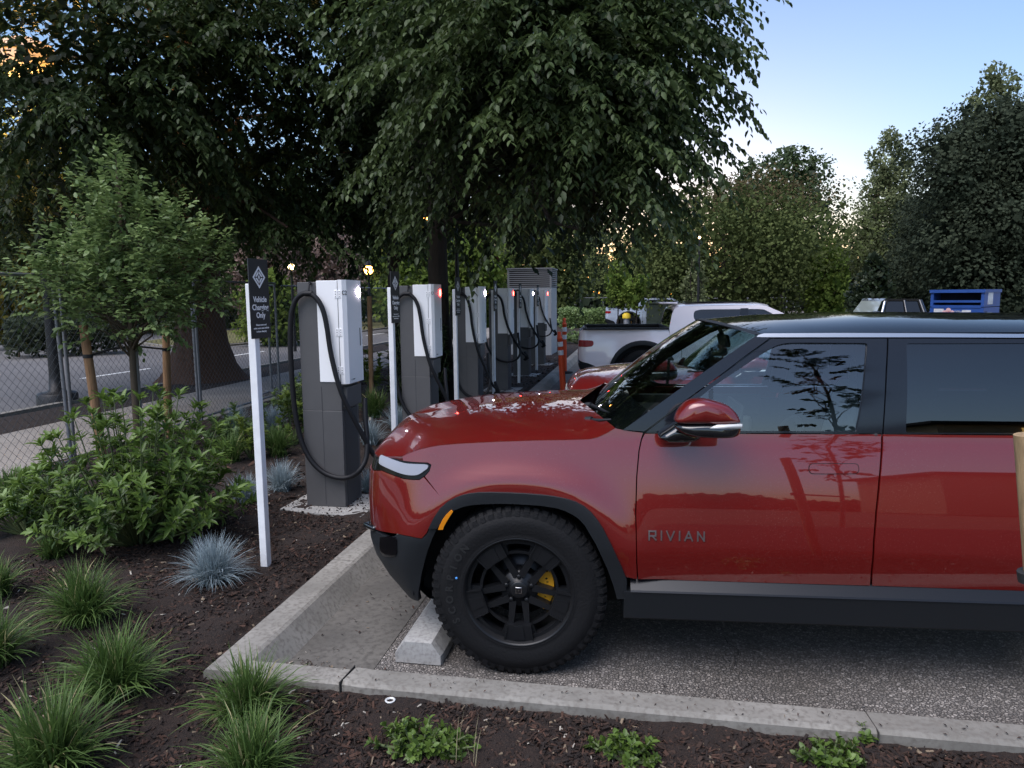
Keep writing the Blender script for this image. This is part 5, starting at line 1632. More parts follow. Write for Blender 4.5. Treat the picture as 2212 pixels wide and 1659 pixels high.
gh('roof', [(X(1896), zz(650)), (X(1905), zr), (X(1985), zr-.01), (X(1996), zz(652)), (X(1990), zz(651)), (X(1904), zz(650))], .16, 1.69, M_BLACKP)
mb = MB(); 
fa = [(X(1877), .05, zb_), (X(1877), 1.80, zb_), (X(1897), 1.64, zz(650)), (X(1897), .21, zz(650))]
mb.add(fa, [(0, 1, 2, 3)], 0); mb.build('windscreen', mat('painted_glare', (.45, .50, .48), .05, coat=1.0), t)  # windscreen glare put in as a pale opaque base colour
mb = MB(); mb.tube([(X(1897), .19, zb_), (X(1908), .19, zz(649))], .045, 6); mb.tube([(X(1999), .06, zb_), (X(1990), .19, zz(650))], .06, 6); mb.tube([(X(1955), .06, zb_), (X(1952), .19, zz(650))], .04, 6)
mb.tube([(X(1892), .05, zb_), (X(1904), .19, zz(650))], .03, 6, 1); mb.build('window_pillar', [M_BLACKP, M_SILVER], t)
mb = MB(); mb.add([(X(1901), .06, zb_), (X(1998), .06, zb_), (X(1989), .18, zz(650)), (X(1909), .18, zz(650))], [(0, 1, 2, 3)], 0); mb.build('side_window', M_CABGL, t)
mb = MB(); mb.box((X(1873), -.10, zb_+.02), (.16, .2, .14), None, 0, .04); mb.build('door_mirror', M_BLACKP, t)
for u in (-.4, X(2003)-.2):
    mb = MB(); mb.lathe([(.2, -.1), (.33, -.1), (.35, -.06), (.35, .06), (.33, .1), (.2, .1)], 24, 0, Matrix.Translation((u, .1, .35)) @ Matrix.Rotation(math.pi/2, 4, 'X')); mb.build('tyre', M_RUB, t)
# ------------------------------------------------------------------ plants
rng = np.random.default_rng(11)
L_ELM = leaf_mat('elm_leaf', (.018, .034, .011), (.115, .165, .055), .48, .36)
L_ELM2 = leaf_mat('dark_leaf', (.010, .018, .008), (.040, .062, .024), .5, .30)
L_SHRUB = leaf_mat('shrub_leaf', (.045, .085, .016), (.17, .26, .055), .35, .30)
L_YOUNG = leaf_mat('young_tree_leaf', (.09, .145, .048), (.28, .38, .145), .4, .35)
L_GRASS = leaf_mat('grass_blade', (.028, .066, .013), (.150, .235, .062), .5, .3, (.40, .36, .18))
L_STRAW = leaf_mat('dry_straw', (.25, .21, .12), (.45, .40, .26), .7, .3)
L_FESC = leaf_mat('fescue_blade', (.13, .18, .19), (.42, .50, .54), .55, .2)
L_OLIVE = leaf_mat('olive_leaf', (.05, .072, .022), (.17, .20, .068), .75, .35, None, .12)
L_OLIVEB = leaf_mat('bronze_leaf', (.07, .055, .03), (.17, .13, .06), .75, .35, None, .12)
L_CONE = leaf_mat('hornbeam_leaf', (.075, .095, .04), (.28, .31, .16), .75, .35, None, .12)
L_DKGR = leaf_mat('far_dark_leaf', (.022, .033, .020), (.075, .092, .055), .75, .3, None, .12)
L_FRESH = leaf_mat('fresh_leaf', (.06, .11, .02), (.22, .28, .06), .75, .4, None, .12)
L_GOLD = leaf_mat('lamplight_yellow_leaf', (.10, .10, .02), (.32, .26, .05), .75, .4, None, .12)  # street-lamp yellow is put into this leaf colour
L_PINK = leaf_mat('plume_pink', (.16, .11, .09), (.36, .26, .22), .7, .3)
M_BARK = mat('dark_bark', (.030, .022, .017), .95, var=.3, scale=6, stretch=(4, 4, .5), bump=.9, bscale=22)
M_REDBARK = mat('red_fibrous_bark', (.06, .031, .020), .95, col2=(.14, .076, .050), scale=7, stretch=(7, 7, .35), bump=1.0, bscale=30)
M_STEM = mat('stem_brown', (.09, .065, .04), .8)
M_GSTEM = mat('stem_green', (.10, .13, .05), .7)

def sprays(name, P0, D, Ln, k, size, material, parent, droop=.5, shape=6, tone_lo=.0, tone_hi=1.0, width=.95, fl=.12, tb=None):
    """leafy twigs: leaves alternate along each twig and hang from it"""
    n = len(P0); t = (np.arange(k)+.5)/k
    D = D/np.linalg.norm(D, axis=1, keepdims=True)
    pos = P0[:, None, :]+D[:, None, :]*Ln[:, None, None]*t[None, :, None]
    pos[:, :, 2] -= (droop*Ln[:, None]*t[None, :]**2)
    tang = D[:, None, :].repeat(k, 1).copy(); tang[:, :, 2] -= 2*droop*t[None, :]
    tang /= np.linalg.norm(tang, axis=2, keepdims=True)
    side = np.cross(tang, np.array([0, 0, 1.])); side /= np.linalg.norm(side, axis=2, keepdims=True)+1e-6
    sg = np.where(np.arange(k) % 2 == 0, 1., -1.)[None, :, None]
    ax = tang*.75+side*sg*rng.uniform(.5, 1.0, (n, k, 1))+np.array([0, 0, -.28])+rng.normal(0, .20, (n, k, 3))
    up = np.array([0, 0, 1.])+rng.normal(0, .35, (n, k, 3))+side*sg*.25
    pos = pos+rng.normal(0, .012, pos.shape)
    sz = size*rng.uniform(.65, 1.15, (n, k))*(1-.3*np.abs(t[None, :]-.55))
    tb = rng.uniform(0, .65, (n, 1)) if tb is None else tb[:, None]; tn = np.clip(tb+rng.uniform(-.15, .3, (n, k))+fl*t[None, :], 0, 1)
    tn = tone_lo+(tone_hi-tone_lo)*tn
    return leaf_mesh(name, pos.reshape(-1, 3), ax.reshape(-1, 3), up.reshape(-1, 3), sz.reshape(-1), tn.reshape(-1), material, parent, shape, width)

def fans(name, P0, D, Ln, leaf, material, parent, twigs=9, k=10, droop=.22):
    """layered boughs: flat fans of alternate twigs that carry the leaves and dip at their tips"""
    n = len(P0); D = D/np.linalg.norm(D, axis=1, keepdims=True)
    side = np.cross(D, np.array([0, 0, 1.])); side /= np.linalg.norm(side, axis=1, keepdims=True)+1e-6
    roll = rng.normal(0, .35, (n, 1)); upn = np.cross(side, D); side = side*np.cos(roll)+upn*np.sin(roll)
    t = (np.arange(twigs)+.6)/twigs; sg = np.where(np.arange(twigs) % 2 == 0, 1., -1.)
    B0 = P0[:, None, :]+D[:, None, :]*(Ln[:, None]*t[None, :])[:, :, None]
    B0[:, :, 2] -= droop*Ln[:, None]*(t[None, :]**2)*1.2
    dd = D[:, None, :]*.8+side[:, None, :]*sg[None, :, None]*rng.uniform(.5, 1.0, (n, twigs, 1))*(1-.55*t[None, :, None])
    dd[:, :, 2] -= .12+.45*t[None, :]
    tl = Ln[:, None]*.42*(1-.35*t[None, :])*rng.uniform(.7, 1.2, (n, twigs))
    tone = np.repeat(rng.uniform(0, .6, n), twigs)
    return sprays(name, B0.reshape(-1, 3), dd.reshape(-1, 3), tl.reshape(-1), k, leaf, material, parent, .30, 6, tb=tone)
def blob_points(blobs, n, shell=.55):
    """points in a union of ellipsoids, thickened towards the skin; returns positions and outward directions"""
    vol = np.array([b[1][0]*b[1][1]*b[1][2] for b in blobs])**.75; pr = vol/vol.sum()
    idx = rng.choice(len(blobs), n, p=pr)
    C = np.array([b[0] for b in blobs])[idx]; Rr = np.array([b[1] for b in blobs])[idx]
    u = rnd_unit(rng, n); r = 1-(1-shell)*rng.random(n)**1.6
    r = np.where(rng.random(n) < .25, rng.random(n)**.5, r)
    return C+u*Rr*r[:, None], u

def limb(mb, a, b, r0, r1, n=6, wob=.12, seg=6):
    a = Vector(a); b = Vector(b); L = (b-a).length
    pts = []
    for i in range(seg+1):
        t = i/seg; p = a.lerp(b, t)
        p += Vector((random.gauss(0, 1), random.gauss(0, 1), random.gauss(0, .6)))*wob*L*.12*math.sin(math.pi*t)
        p.z += .08*L*math.sin(math.pi*t)
        pts.append(p)
    mb.tube(pts, [r0+(r1-r0)*i/seg for i in range(seg+1)], n)

# ---- overhanging tree at centre (trunk in the bed) and the big tree on the left
def px_blobs(lst):
    out = []
    for X, Y, dist, r in lst:
        p = AT(X, Y, dist); rr = r if isinstance(r, tuple) else (r, r, r)
        out.append((np.array(p), np.array(rr)))
    return out
def canopy_tree(name, label, trunk_xy, trunk_r, blobs_px, extra, n_spray, leaf, bark, material, k=18, flare=1.6, top=9.0, droop=.55, n_in=0):
    t = thing(name, label, 'tree', (trunk_xy[0], trunk_xy[1], 0), 0, 'trees overhanging the bed'); o = np.array([trunk_xy[0], trunk_xy[1], 0])
    blobs = [(c-o, r) for c, r in px_blobs(blobs_px)]
    ex = [(np.array(c)-o, np.array(r)) for c, r in extra]
    mb = MB()
    zs = [0, .15, .4, .9, 1.6, 3, 5, 7, top]
    prof = [trunk_r*(1+(flare-1)*math.exp(-z/.45))*(1-.55*z/top) for z in zs]
    vs = []; nn = 28
    for z, r in zip(zs, prof):
        for q in range(nn):
            a = 2*math.pi*q/nn; f = 1+.10*math.sin(5*a+1)*math.exp(-z/1.2)+.05*math.sin(9*a)+.03*math.sin(23*a)
            vs.append((r*f*math.cos(a), r*f*math.sin(a), z))
    fs = [(i*nn+q, i*nn+(q+1) % nn, (i+1)*nn+(q+1) % nn, (i+1)*nn+q) for i in range(len(zs)-1) for q in range(nn)]
    mb.add(vs, fs, 0, True)
    for c, r in blobs+ex[:3]:
        z0 = min(top-1, max(2.9, c[2]*.6+1.2)); rr = min(.07, trunk_r*.2)
        limb(mb, (0, 0, z0), c, rr, .02, 6, .9)
    mb.build('trunk', bark, t)
    P0, u = blob_points(blobs, n_spray)
    g_ = np.sin(P0[:, 0]*2.3+1)*np.sin(P0[:, 1]*2.0)+np.sin(P0[:, 2]*2.6+P0[:, 0]*1.3)+.5*np.sin(P0[:, 0]*5.1+P0[:, 2]*4.3)
    kp = g_ > -.75; P0 = P0[kp]; u = u[kp]
    D = u*np.array([1, 1, .55])+np.array([.18, -.12, -.12])+rng.normal(0, .25, u.shape)
    q = rng.permutation(len(P0))[:int(len(P0)*.26)]
    fans('crown', P0[q]-D[q]*.25, D[q], rng.uniform(.7, 1.35, len(q)), leaf, material, t)
    P1, u1 = blob_points(blobs, n_in, .0)
    D1 = rnd_unit(rng, len(P1)); 
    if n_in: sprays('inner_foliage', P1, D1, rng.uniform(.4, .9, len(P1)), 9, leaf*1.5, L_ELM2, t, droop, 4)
    if ex:
        P2, u2 = blob_points(ex, 3500, .3)
        sprays('extra_crown', P2, u2+rng.normal(0, .3, u2.shape), rng.uniform(.8, 1.4, len(P2)), 9, leaf*2.6, L_ELM2, t, droop, 4)
    return t
BL = [(1325, 10, 8.6, .90), (1275, 170, 8.4, 1.0), (1310, 170, 9.0, .68), (1240, 70, 8.3, 1.25), (1250, 270, 8.0, .80), (1285, 265, 8.6, .60), (1180, 210, 8.2, 1.1), (1090, 40, 8.6, 1.2), (1080, 275, 8.6, .72),
      (1180, 360, 8.0, .50), (1270, 385, 7.7, .34), (1280, 360, 8.2, .38), (1275, 370, 8.4, .26), (950, 120, 9.6, .9), (900, 310, 10, .75), (960, 365, 10, .42), (1030, 365, 8.8, .30), (1120, 375, 8.4, .20), (1230, 420, 7.7, .18), (1255, 495, 7.5, .14), (1405, 40, 9.2, .34), (1385, 150, 9.4, .22), (1360, 245, 9.2, .20)]
EXB = [((-3.2, 10.2, 9.2), (2.5, 2.5, 2.0)), ((-2.6, 13.2, 5.6), (2.5, 2.2, 2.0))]  # second blob added behind the canopy to keep bright sky off the hood
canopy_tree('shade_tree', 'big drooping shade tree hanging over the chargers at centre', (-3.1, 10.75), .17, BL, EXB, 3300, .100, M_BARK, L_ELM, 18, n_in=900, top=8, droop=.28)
BA = [(80, 230, 11.8, 1.5), (170, 70, 11.5, 1.6), (230, 270, 11.8, 1.2), (330, 150, 11.6, 1.3), (330, 400, 15.4, 1.3), (470, 250, 12.6, 1.35), (440, 440, 15.6, 1.15), (540, 80, 11.5, 1.2), (590, 320, 13.2, 1.2), (560, 440, 14.0, .7), (680, 420, 13.6, .9), (650, 250, 12.5, .8), (130, 420, 16.5, 1.3), (20, 330, 15.5, 1.2), (520, 480, 13.6, .42), (30, 420, 16.5, 1.3), (620, 490, 11.6, .24), (790, 450, 13.5, .8), (440, 80, 11.5, 1.0), (650, 60, 12, .75), (760, 330, 14, .8)]
EXA = [((-9.5, 14.5, 11.5), (5.5, 4.5, 2.4)), ((-12, 12, 10), (3.0, 3.0, 1.8))]
canopy_tree('shade_tree', 'massive dark tree at the left with thick reddish brown trunk behind the fence', (-9.85, 14.7), .52, BA, EXA, 3500, .120, M_REDBARK, L_ELM, 18, 1.9, 11, n_in=1100, droop=.28)

# ---- generic background trees: clumps of leaf cards round a limbed trunk
def far_tree(label, X, dist, base_h, top_Y, half_px, material, leaf, n, shape='round', low_Y=None, mat2=None, name='background_tree', lean=0.0, grp='trees around the lot', nb=26, trunk=.18):
    p = AT(X, 640, dist); sc = dist/PF
    z1 = AT(X, top_Y, dist).z; z0 = base_h; rx = half_px*sc
    t = thing(name, label, 'tree', (p.x, p.y, 0), 0, grp)
    bl = []
    H = z1-z0
    for i in range(nb):
        f = (i+.5)/nb
        if shape == 'cone': rad = rx*(.25+.75*math.sin(math.pi*min(1, (1-f)*.62+.02))) if f > .25 else rx*(.80+.2*f/.25)
        elif shape == 'wide': rad = rx*math.sqrt(max(.05, 1-(max(0, f-.35)/.65)**2.2))*(.85 if f < .12 else 1)
        else: rad = rx*math.sqrt(max(.04, 1-((f-.45)/.58)**2))
        a = i*2.399+random.uniform(-.4, .4); off = rad*random.uniform(.35, .72) if f < .93 else rad*.15
        rb = max(.22*rx, rad*random.uniform(.38, .55))
        z = z0+f*H
        bl.append((np.array([off*math.cos(a)+lean*f, off*math.sin(a), min(z, z1-rb*.75)]), np.array([rb, rb, rb*.72 if shape != 'cone' else rb*1.35])))
    mb = MB()
    mb.tube([(0, 0, -.1), (.02, 0, z0+.3*H), (lean*.6, 0, z0+.75*H)], [trunk, trunk*.75, trunk*.25], 8)
    for c, r in bl[::2]: limb(mb, (0, 0, max(.6, z0*.9+.25*(c[2]-z0))), c, trunk*.35, .02, 5, .5, 4)
    mb.build('trunk', M_BARK, t)
    P0, u = blob_points(bl, n, .6)
    def put(nm, P0, u, m):
        ax = u*.6+rnd_unit(rng, len(P0))*.8+np.array([0, 0, -.35 if shape != 'cone' else .5])
        nrm = u+rnd_unit(rng, len(P0))*.35+np.array([0, 0, .5])
        clump = np.sin(P0[:, 0]*2.1/max(.4, rx*.3))*np.sin(P0[:, 1]*1.7/max(.4, rx*.3)+1)*np.sin(P0[:, 2]*2.3/max(.4, rx*.3)+2)
        leaf_mesh(nm, P0, ax, nrm, leaf*rng.uniform(.6, 1.25, len(P0)), np.clip(.45+.42*clump+rng.normal(0, .10, len(P0)), 0, 1), m, t, 4, 1.25)
    if mat2 is not None:
        kx = P0[:, 2] > z0+H*(.62+.25*rng.random(len(P0)))
        put('crown', P0[~kx], u[~kx], material); put('bronze_tips', P0[kx], u[kx], mat2)
    else: put('crown', P0, u, material)
    Pc, uc = blob_points([(c*np.array([.8, .8, 1]), r*.72) for c, r in bl], n//9, .2)
    leaf_mesh('inner_foliage', Pc, rnd_unit(rng, len(Pc)), rnd_unit(rng, len(Pc)), leaf*2.4*rng.uniform(.7, 1.2, len(Pc)), rng.uniform(0, .4, len(Pc)), material, t, 4, 1.4)
    return t
far_tree('broad olive green tree with bronze tips beyond the white pickup', 1560, 40, 1.5, 378, 265, L_OLIVE, .17, 30000, 'wide', mat2=L_OLIVEB)
far_tree('darker round topped tree rising behind the olive tree', 1690, 58, 3, 316, 112, L_ELM, .26, 10000, 'round')
far_tree('small tree top left of the round topped one above the olive tree', 1610, 62, 3, 345, 60, L_ELM, .36, 2500, 'round')
far_tree('tall pointed pale green tree with two tips', 1905, 44, .6, 288, 76, L_CONE, .16, 19000, 'cone')
far_tree('pointed pale green tree showing above the dark tree at right', 2120, 40, .6, 155, 105, L_CONE, .16, 19000, 'cone')
far_tree('large dark tree filling the right edge', 2150, 27, .9, 205, 175, L_DKGR, .12, 42000, 'round', nb=34)
far_tree('dark lower tree at the right edge behind the blue bin', 2020, 30, .4, 400, 110, L_DKGR, .12, 20000, 'round')
far_tree('small dark conifer left of the dark parked car', 1885, 24, .1, 560, 50, L_ELM2, .14, 5000, 'cone')
far_tree('slim sapling in front of the olive tree', 1500, 30, .5, 535, 30, L_CONE, .13, 900, 'cone', trunk=.03)
far_tree('sapling just left of the green utility box', 1375, 33, 1.3, 590, 30, L_FRESH, .16, 700, 'round', trunk=.035)
far_tree('sapling right of the clipped hedge', 1335, 34, 1.3, 560, 34, L_FRESH, .16, 800, 'round', trunk=.035)
far_tree('thin green tree beside the mesh fence', 1790, 38, .4, 520, 50, L_FRESH, .20, 2200, 'cone', trunk=.06)
far_tree('dark fine leaved tree between the two great canopies', 850, 19, 3.0, -40, 170, L_ELM, .13, 15000, 'round', nb=30)
# trees across the road, seen under the canopy
far_tree('pinkish brown plume tree beside the first sign', 595, 44, .4, 492, 95, L_PINK, .30, 6500, 'round')
far_tree('grey brown bare looking tree above the first charger', 720, 46, .8, 470, 75, L_PINK, .26, 1800, 'round')
far_tree('yellow green tree, coloured as if lamp lit, behind the centre canopy', 890, 42, .5, 470, 75, L_GOLD, .28, 3500, 'round')
far_tree('mid green tree between the second and third chargers', 880, 38, .3, 520, 85, L_FRESH, .26, 5000, 'round')
far_tree('green tree behind the third charger', 1010, 44, .3, 470, 95, L_FRESH, .28, 5000, 'round')
far_tree('dark green tree behind the louvred cabinet', 1170, 48, .3, 430, 120, L_OLIVE, .30, 6500, 'round')
far_tree('golden shrub tree, coloured as if lamp lit, at the left edge', 20, 34, .3, 440, 80, L_GOLD, .26, 3200, 'round')
far_tree('dim tree at the left edge above the golden one', 70, 40, .8, 300, 110, L_OLIVE, .32, 4200, 'round')
far_tree('dark tree across the road behind the young tree', 260, 46, .4, 330, 150, L_ELM, .36, 7500, 'round')
far_tree('tall dark tree across the road behind the thick trunk', 470, 52, .4, 340, 170, L_ELM, .40, 8500, 'round')
far_tree('tall dark tree across the road above the first charger', 700, 56, .6, 330, 130, L_ELM, .40, 5500, 'round')
far_tree('tall tree with broken crown seen through the canopy gap', 830, 52, .8, 350, 95, L_ELM, .36, 3000, 'round')
far_tree('low yellow green tree behind the fence left of the first charger', 590, 30, .2, 590, 75, L_FRESH, .20, 3500, 'round')
# a far wood closes the view
def wood(name, x0, x1, dist, topY, n, label):
    ps = []; us = []
    xs_ = rng.uniform(x0, x1, n); f = rng.random(n)
    P0 = []
    for X, q in zip(xs_, f):
        d = dist+rng.uniform(0, 8); zt = AT(X, topY+28*math.sin(X*.021)+18*math.sin(X*.057+1)+10*math.sin(X*.13), d).z
        p = AT(X, 640, d); P0.append((p.x, p.y, q*zt))
    P0 = np.array(P0); u = rnd_unit(rng, n)
    o = leaf_mesh(name, P0, u, rnd_unit(rng, n)+np.array([0, -.6, .5]), rng.uniform(.7, 1.4, n), rng.uniform(0, 1, n), L_DKGR, None, 4, 1.5)
    return tag(o, label, None, None, 'stuff')
wood('far_wood', -260, 1300, 72, 440, 15000, 'dark wood across the road')
wood('far_wood', 1300, 2700, 78, 545, 11000, 'dark wood beyond the lot')
# hedges
def hedge(X0, X1, Y0, Y1, dist, dep, material, leaf, n, label):
    a = AT(X0, 640, dist); c = AT(X1, 640, dist); h = AT(X0, Y0, dist).z; L = (c-a).length
    t = thing('hedge', label, 'hedge', (a.x, a.y, 0), math.atan2(c.y-a.y, c.x-a.x), 'hedges')
    P0 = np.stack([rng.uniform(0, L, n), rng.uniform(0, dep, n), h*rng.random(n)**.7], 1); P0[:, 2] += .06*np.sin(P0[:, 0]*3)+rng.normal(0, .03, n)
    leaf_mesh('foliage', P0, rnd_unit(rng, n), rnd_unit(rng, n)+np.array([0, -.5, .8]), leaf*rng.uniform(.6, 1.2, n), rng.random(n), material, t, 4, 1.4)
    mb = MB()
    for i in range(int(L/.8)): mb.tube([(.3+i*.8, dep/2, -.1), (.35+i*.8, dep/2, h*.8)], .03, 5)
    mb.build('stem', M_STEM, t)
hedge(1207, 1312, 668, 700, 38, 1.8, L_YOUNG, .12, 6000, 'clipped hedge beyond the louvred cabinet')
hedge(0, 260, 690, 730, 28, 2.0, L_DKGR, .2, 2600, 'dark low hedge across the road at the left edge')
hedge(880, 1010, 640, 700, 30, 1.5, L_OLIVE, .16, 2600, 'dim hedge between the second and third chargers')

# ---- grasses: arching blades
def grass(name, label, loc, n, length, spread, material, w=.0035, group='green grass clumps in the bark', cat='grass clump', stiff=.5, seeds=0, stal=True):
    """one clump, blades rising from a small crown and arching outward"""
    S = 6; t = np.linspace(0, 1, S)
    az = rng.uniform(0, 2*np.pi, n); lean = np.abs(rng.normal(0, 1, n)); lean = np.clip(lean*spread+.08, 0, 1.35)
    L = length*rng.uniform(.55, 1.1, n)
    base = rng.normal(0, .03*length/.3, (n, 2))
    pts = np.zeros((n, S, 3))
    ang = np.zeros(n)
    cur = np.concatenate([base, np.zeros((n, 1))], 1); pts[:, 0] = cur
    for i in range(1, S):
        th = lean*(.45+stiff*1.1*t[i])+ (t[i]**2)*(1-stiff)*.9*np.clip(lean*2, .2, 1.2)
        d = np.stack([np.sin(th)*np.cos(az), np.sin(th)*np.sin(az), np.cos(th)], 1)
        cur = cur+d*(L/(S-1))[:, None]; cur[:, 2] = np.maximum(cur[:, 2], .004+.01*rng.random(n)); pts[:, i] = cur
    side = np.stack([-np.sin(az), np.cos(az), np.zeros(n)], 1)+rng.normal(0, .35, (n, 3))
    ww = w*np.array([.8, 1, .95, .8, .5, .06])
    co = np.stack([pts+side[:, None, :]*ww[None, :, None], pts-side[:, None, :]*ww[None, :, None]], 2)   # n,S,2,3
    me = bpy.data.meshes.new(name)
    me.vertices.add(n*S*2); me.vertices.foreach_set('co', co.reshape(-1))
    b = (np.arange(n)*S*2)[:, None, None]; i = np.arange(S-1)[None, :, None]*2
    q = (b+i+np.array([0, 1, 3, 2])[None, None, :]).reshape(-1)
    me.loops.add(len(q)); me.loops.foreach_set('vertex_index', q.astype(np.int32))
    nf = n*(S-1); me.polygons.add(nf); me.polygons.foreach_set('loop_start', (np.arange(nf)*4).astype(np.int32))
    tb_ = rng.uniform(0, .62, n); dead = rng.random(n) < .04
    tone = np.clip(tb_[:, None]+.27*t[None, :], 0, .89); tone[dead] = 1.0
    a = me.attributes.new('tone', 'FLOAT', 'POINT'); a.data.foreach_set('value', np.repeat(tone.reshape(-1), 2))
    me.materials.append(material); me.update(calc_edges=True)
    me.polygons.foreach_set('use_smooth', np.ones(nf, bool))
    o = link_mesh(name, me); o.location = loc
    return tag(o, label, cat, group)
def bz(x, y): return max(.0, bed_h(x, y))-.004
def gp(X, Y):
    p = G(X, Y, .1); p = G(X, Y, max(.03, bed_h(p.x, p.y))); return (p.x, p.y, bz(p.x, p.y))
grass('grass_clump', 'green grass clump below the large shrub, left of the blue fescue', gp(185, 1345), 650, .37, .95, L_GRASS, .0030, stiff=.42)
grass('grass_clump', 'green grass clump left of the kerb corner', gp(252, 1500), 650, .37, .95, L_GRASS, .0030, stiff=.42)
grass('grass_clump', 'yellow green grass clump overlapping the front kerb corner', gp(538, 1555), 625, .31, .95, L_GRASS, .0030, stiff=.42)
grass('grass_clump', 'grass clump cut by the bottom left corner', gp(120, 1668), 600, .37, .95, L_GRASS, .0030, stiff=.42)
grass('grass_clump', 'grass clump cut by the bottom edge left of the small green sprigs', gp(545, 1690), 550, .31, .95, L_GRASS, .0030, stiff=.42)
grass('grass_clump', 'green grass clump at the left edge, half out of frame', gp(-20, 1440), 600, .35, .95, L_GRASS, .0030, stiff=.42)
grass('grass_clump', 'grass clump at the left edge beside the shrub foot', gp(-10, 1290), 380, .28, .6, L_GRASS)
grass('grass_clump', 'shaded grass clump under the left side of the large shrub', gp(120, 1205), 300, .26, .6, L_GRASS)
FG_ = 'blue fescue tufts'
grass('fescue_tuft', 'pale blue fescue tuft at the foot of the first sign post', gp(462, 1258), 1300, .31, .72, L_FESC, .0016, FG_, 'fescue', .75)
grass('fescue_tuft', 'blue fescue tuft right of the large shrub, behind the first sign post', gp(530, 1085), 520, .27, .6, L_FESC, .0020, FG_, 'fescue', .7)
grass('fescue_tuft', 'blue fescue tuft between the first sign post and the nearest charger', gp(610, 1060), 620, .30, .6, L_FESC, .0020, FG_, 'fescue', .7)
grass('fescue_tuft', 'blue fescue tuft right of the nearest charger foot', gp(800, 1062), 420, .24, .6, L_FESC, .0020, FG_, 'fescue', .7)
grass('fescue_tuft', 'blue fescue tuft left of the second sign post', gp(800, 960), 420, .34, .6, L_FESC, .0024, FG_, 'fescue', .7)
grass('fescue_tuft', 'blue fescue tuft right of the second sign post', gp(858, 925), 420, .34, .6, L_FESC, .0024, FG_, 'fescue', .7)
grass('fescue_tuft', 'grey blue fescue tuft behind the shrub near the pavement', gp(510, 930), 480, .38, .6, L_FESC, .0026, FG_, 'fescue', .7)
grass('fescue_tuft', 'grey blue fescue tuft near the fence foot', gp(590, 930), 480, .38, .6, L_FESC, .0026, FG_, 'fescue', .7)
grass('grass_clump', 'dark grass clump between the first sign post and the charger cable', gp(600, 985), 420, .36, .55, L_GRASS, .004)
grass('grass_clump', 'dark grass clump left of the first sign post behind the shrub', gp(500, 1000), 360, .36, .55, L_GRASS, .004)
grass('grass_clump', 'grass clump between the nearest charger and second sign post', gp(810, 900), 460, .45, .5, L_GRASS, .005)
grass('grass_clump', 'grass clump behind the second charger foot', gp(965, 870), 360, .45, .5, L_GRASS, .005)
grass('grass_clump', 'strappy grass clump at the bottom left of the shrub by the pavement', gp(30, 1085), 260, .34, .55, L_GRASS, .006)
# ---- leafy shrubs built from upright stems carrying rosettes
def shrub(name, label, loc, rx, ry, h, nst, material, leaf, per=12, group='leafy shrubs in the bed', wid=.8, levels=3, cat='shrub', low=.18):
    t = thing(name, label, cat, loc, 0, group)
    mb = MB(); pos = []; ax = []; nr = []; sz = []; tn = []
    for i in range(nst):
        a = random.uniform(0, 2*math.pi); q = math.sqrt(random.random())
        hh = h*(math.sqrt(max(.03, 1-q*q*.92)))*random.uniform(.55, 1.14)+low*.3
        tip = Vector((rx*q*math.cos(a), ry*q*math.sin(a), max(low*.5, hh)))
        b0 = Vector((rx*.18*q*math.cos(a), ry*.18*q*math.sin(a), 0))
        mid = b0.lerp(tip, .55); mid.x += .10*rx*q*math.cos(a); mid.y += .10*ry*q*math.sin(a)
        mb.tube([b0, mid, tip], [.010, .006, .003], 5)
        d = (tip-mid).normalized(); tone0 = random.uniform(.05, .6)
        for lv in range(levels):
            c = tip.lerp(mid, lv*.34); nl = per if lv == 0 else int(per*.7)
            for j in range(nl):
                b = j*2.399+lv; op = random.uniform(.55, 1.15)+.18*lv
                s_ = d.orthogonal().normalized(); s2 = d.cross(s_)
                v = d*math.cos(op)+(s_*math.cos(b)+s2*math.sin(b))*math.sin(op)
                pos.append(c-d*random.uniform(0, .05)); ax.append(v); nr.append(d*1.0-v*.3+Vector((0, 0, .3)))
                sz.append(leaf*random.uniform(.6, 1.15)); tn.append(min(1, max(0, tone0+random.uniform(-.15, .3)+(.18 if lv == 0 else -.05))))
    mb.build('stem', M_GSTEM, t)
    leaf_mesh('foliage', pos, ax, nr, sz, tn, material, t, 6, wid)
    return t
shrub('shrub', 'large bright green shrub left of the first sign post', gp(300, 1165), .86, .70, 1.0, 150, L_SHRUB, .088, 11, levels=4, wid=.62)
shrub('shrub', 'low green shrub at the left edge below the fence', gp(60, 1150), .35, .3, .42, 45, L_YOUNG, .09, 9)
shrub('shrub', 'small yellow leaved shrub between the first sign post and the charger', gp(545, 990), .16, .16, .46, 16, L_FRESH, .08, 8)
shrub('shrub', 'yellow leaved shrub behind the cable of the nearest charger', gp(635, 960), .2, .2, .62, 18, L_FRESH, .09, 8)
shrub('shrub', 'yellow green shrub right of the nearest charger by the second sign', gp(805, 850), .25, .25, .75, 18, L_FRESH, .12, 8)
shrub('shrub', 'dark green leafy shrub between the second and third chargers', gp(965, 820), .7, .5, 1.5, 90, L_YOUNG, .10, 9)
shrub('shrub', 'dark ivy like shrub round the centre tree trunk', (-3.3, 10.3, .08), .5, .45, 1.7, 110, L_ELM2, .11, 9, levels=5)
shrub('shrub', 'low shrub behind the nearest charger by the pavement', (-4.6, 7.6, .08), .5, .4, .5, 50, L_YOUNG, .08, 9)
shrub('shrub', 'low dark shrub beyond the second charger by the pavement', (-4.8, 9.6, .08), .6, .6, .6, 60, L_YOUNG, .08, 9)
shrub('shrub', 'low plants by the far kerb beyond the orange posts', gp(1255, 742), .7, .5, .5, 40, L_YOUNG, .14, 9)
GG = 'small green sprigs along the bottom edge'
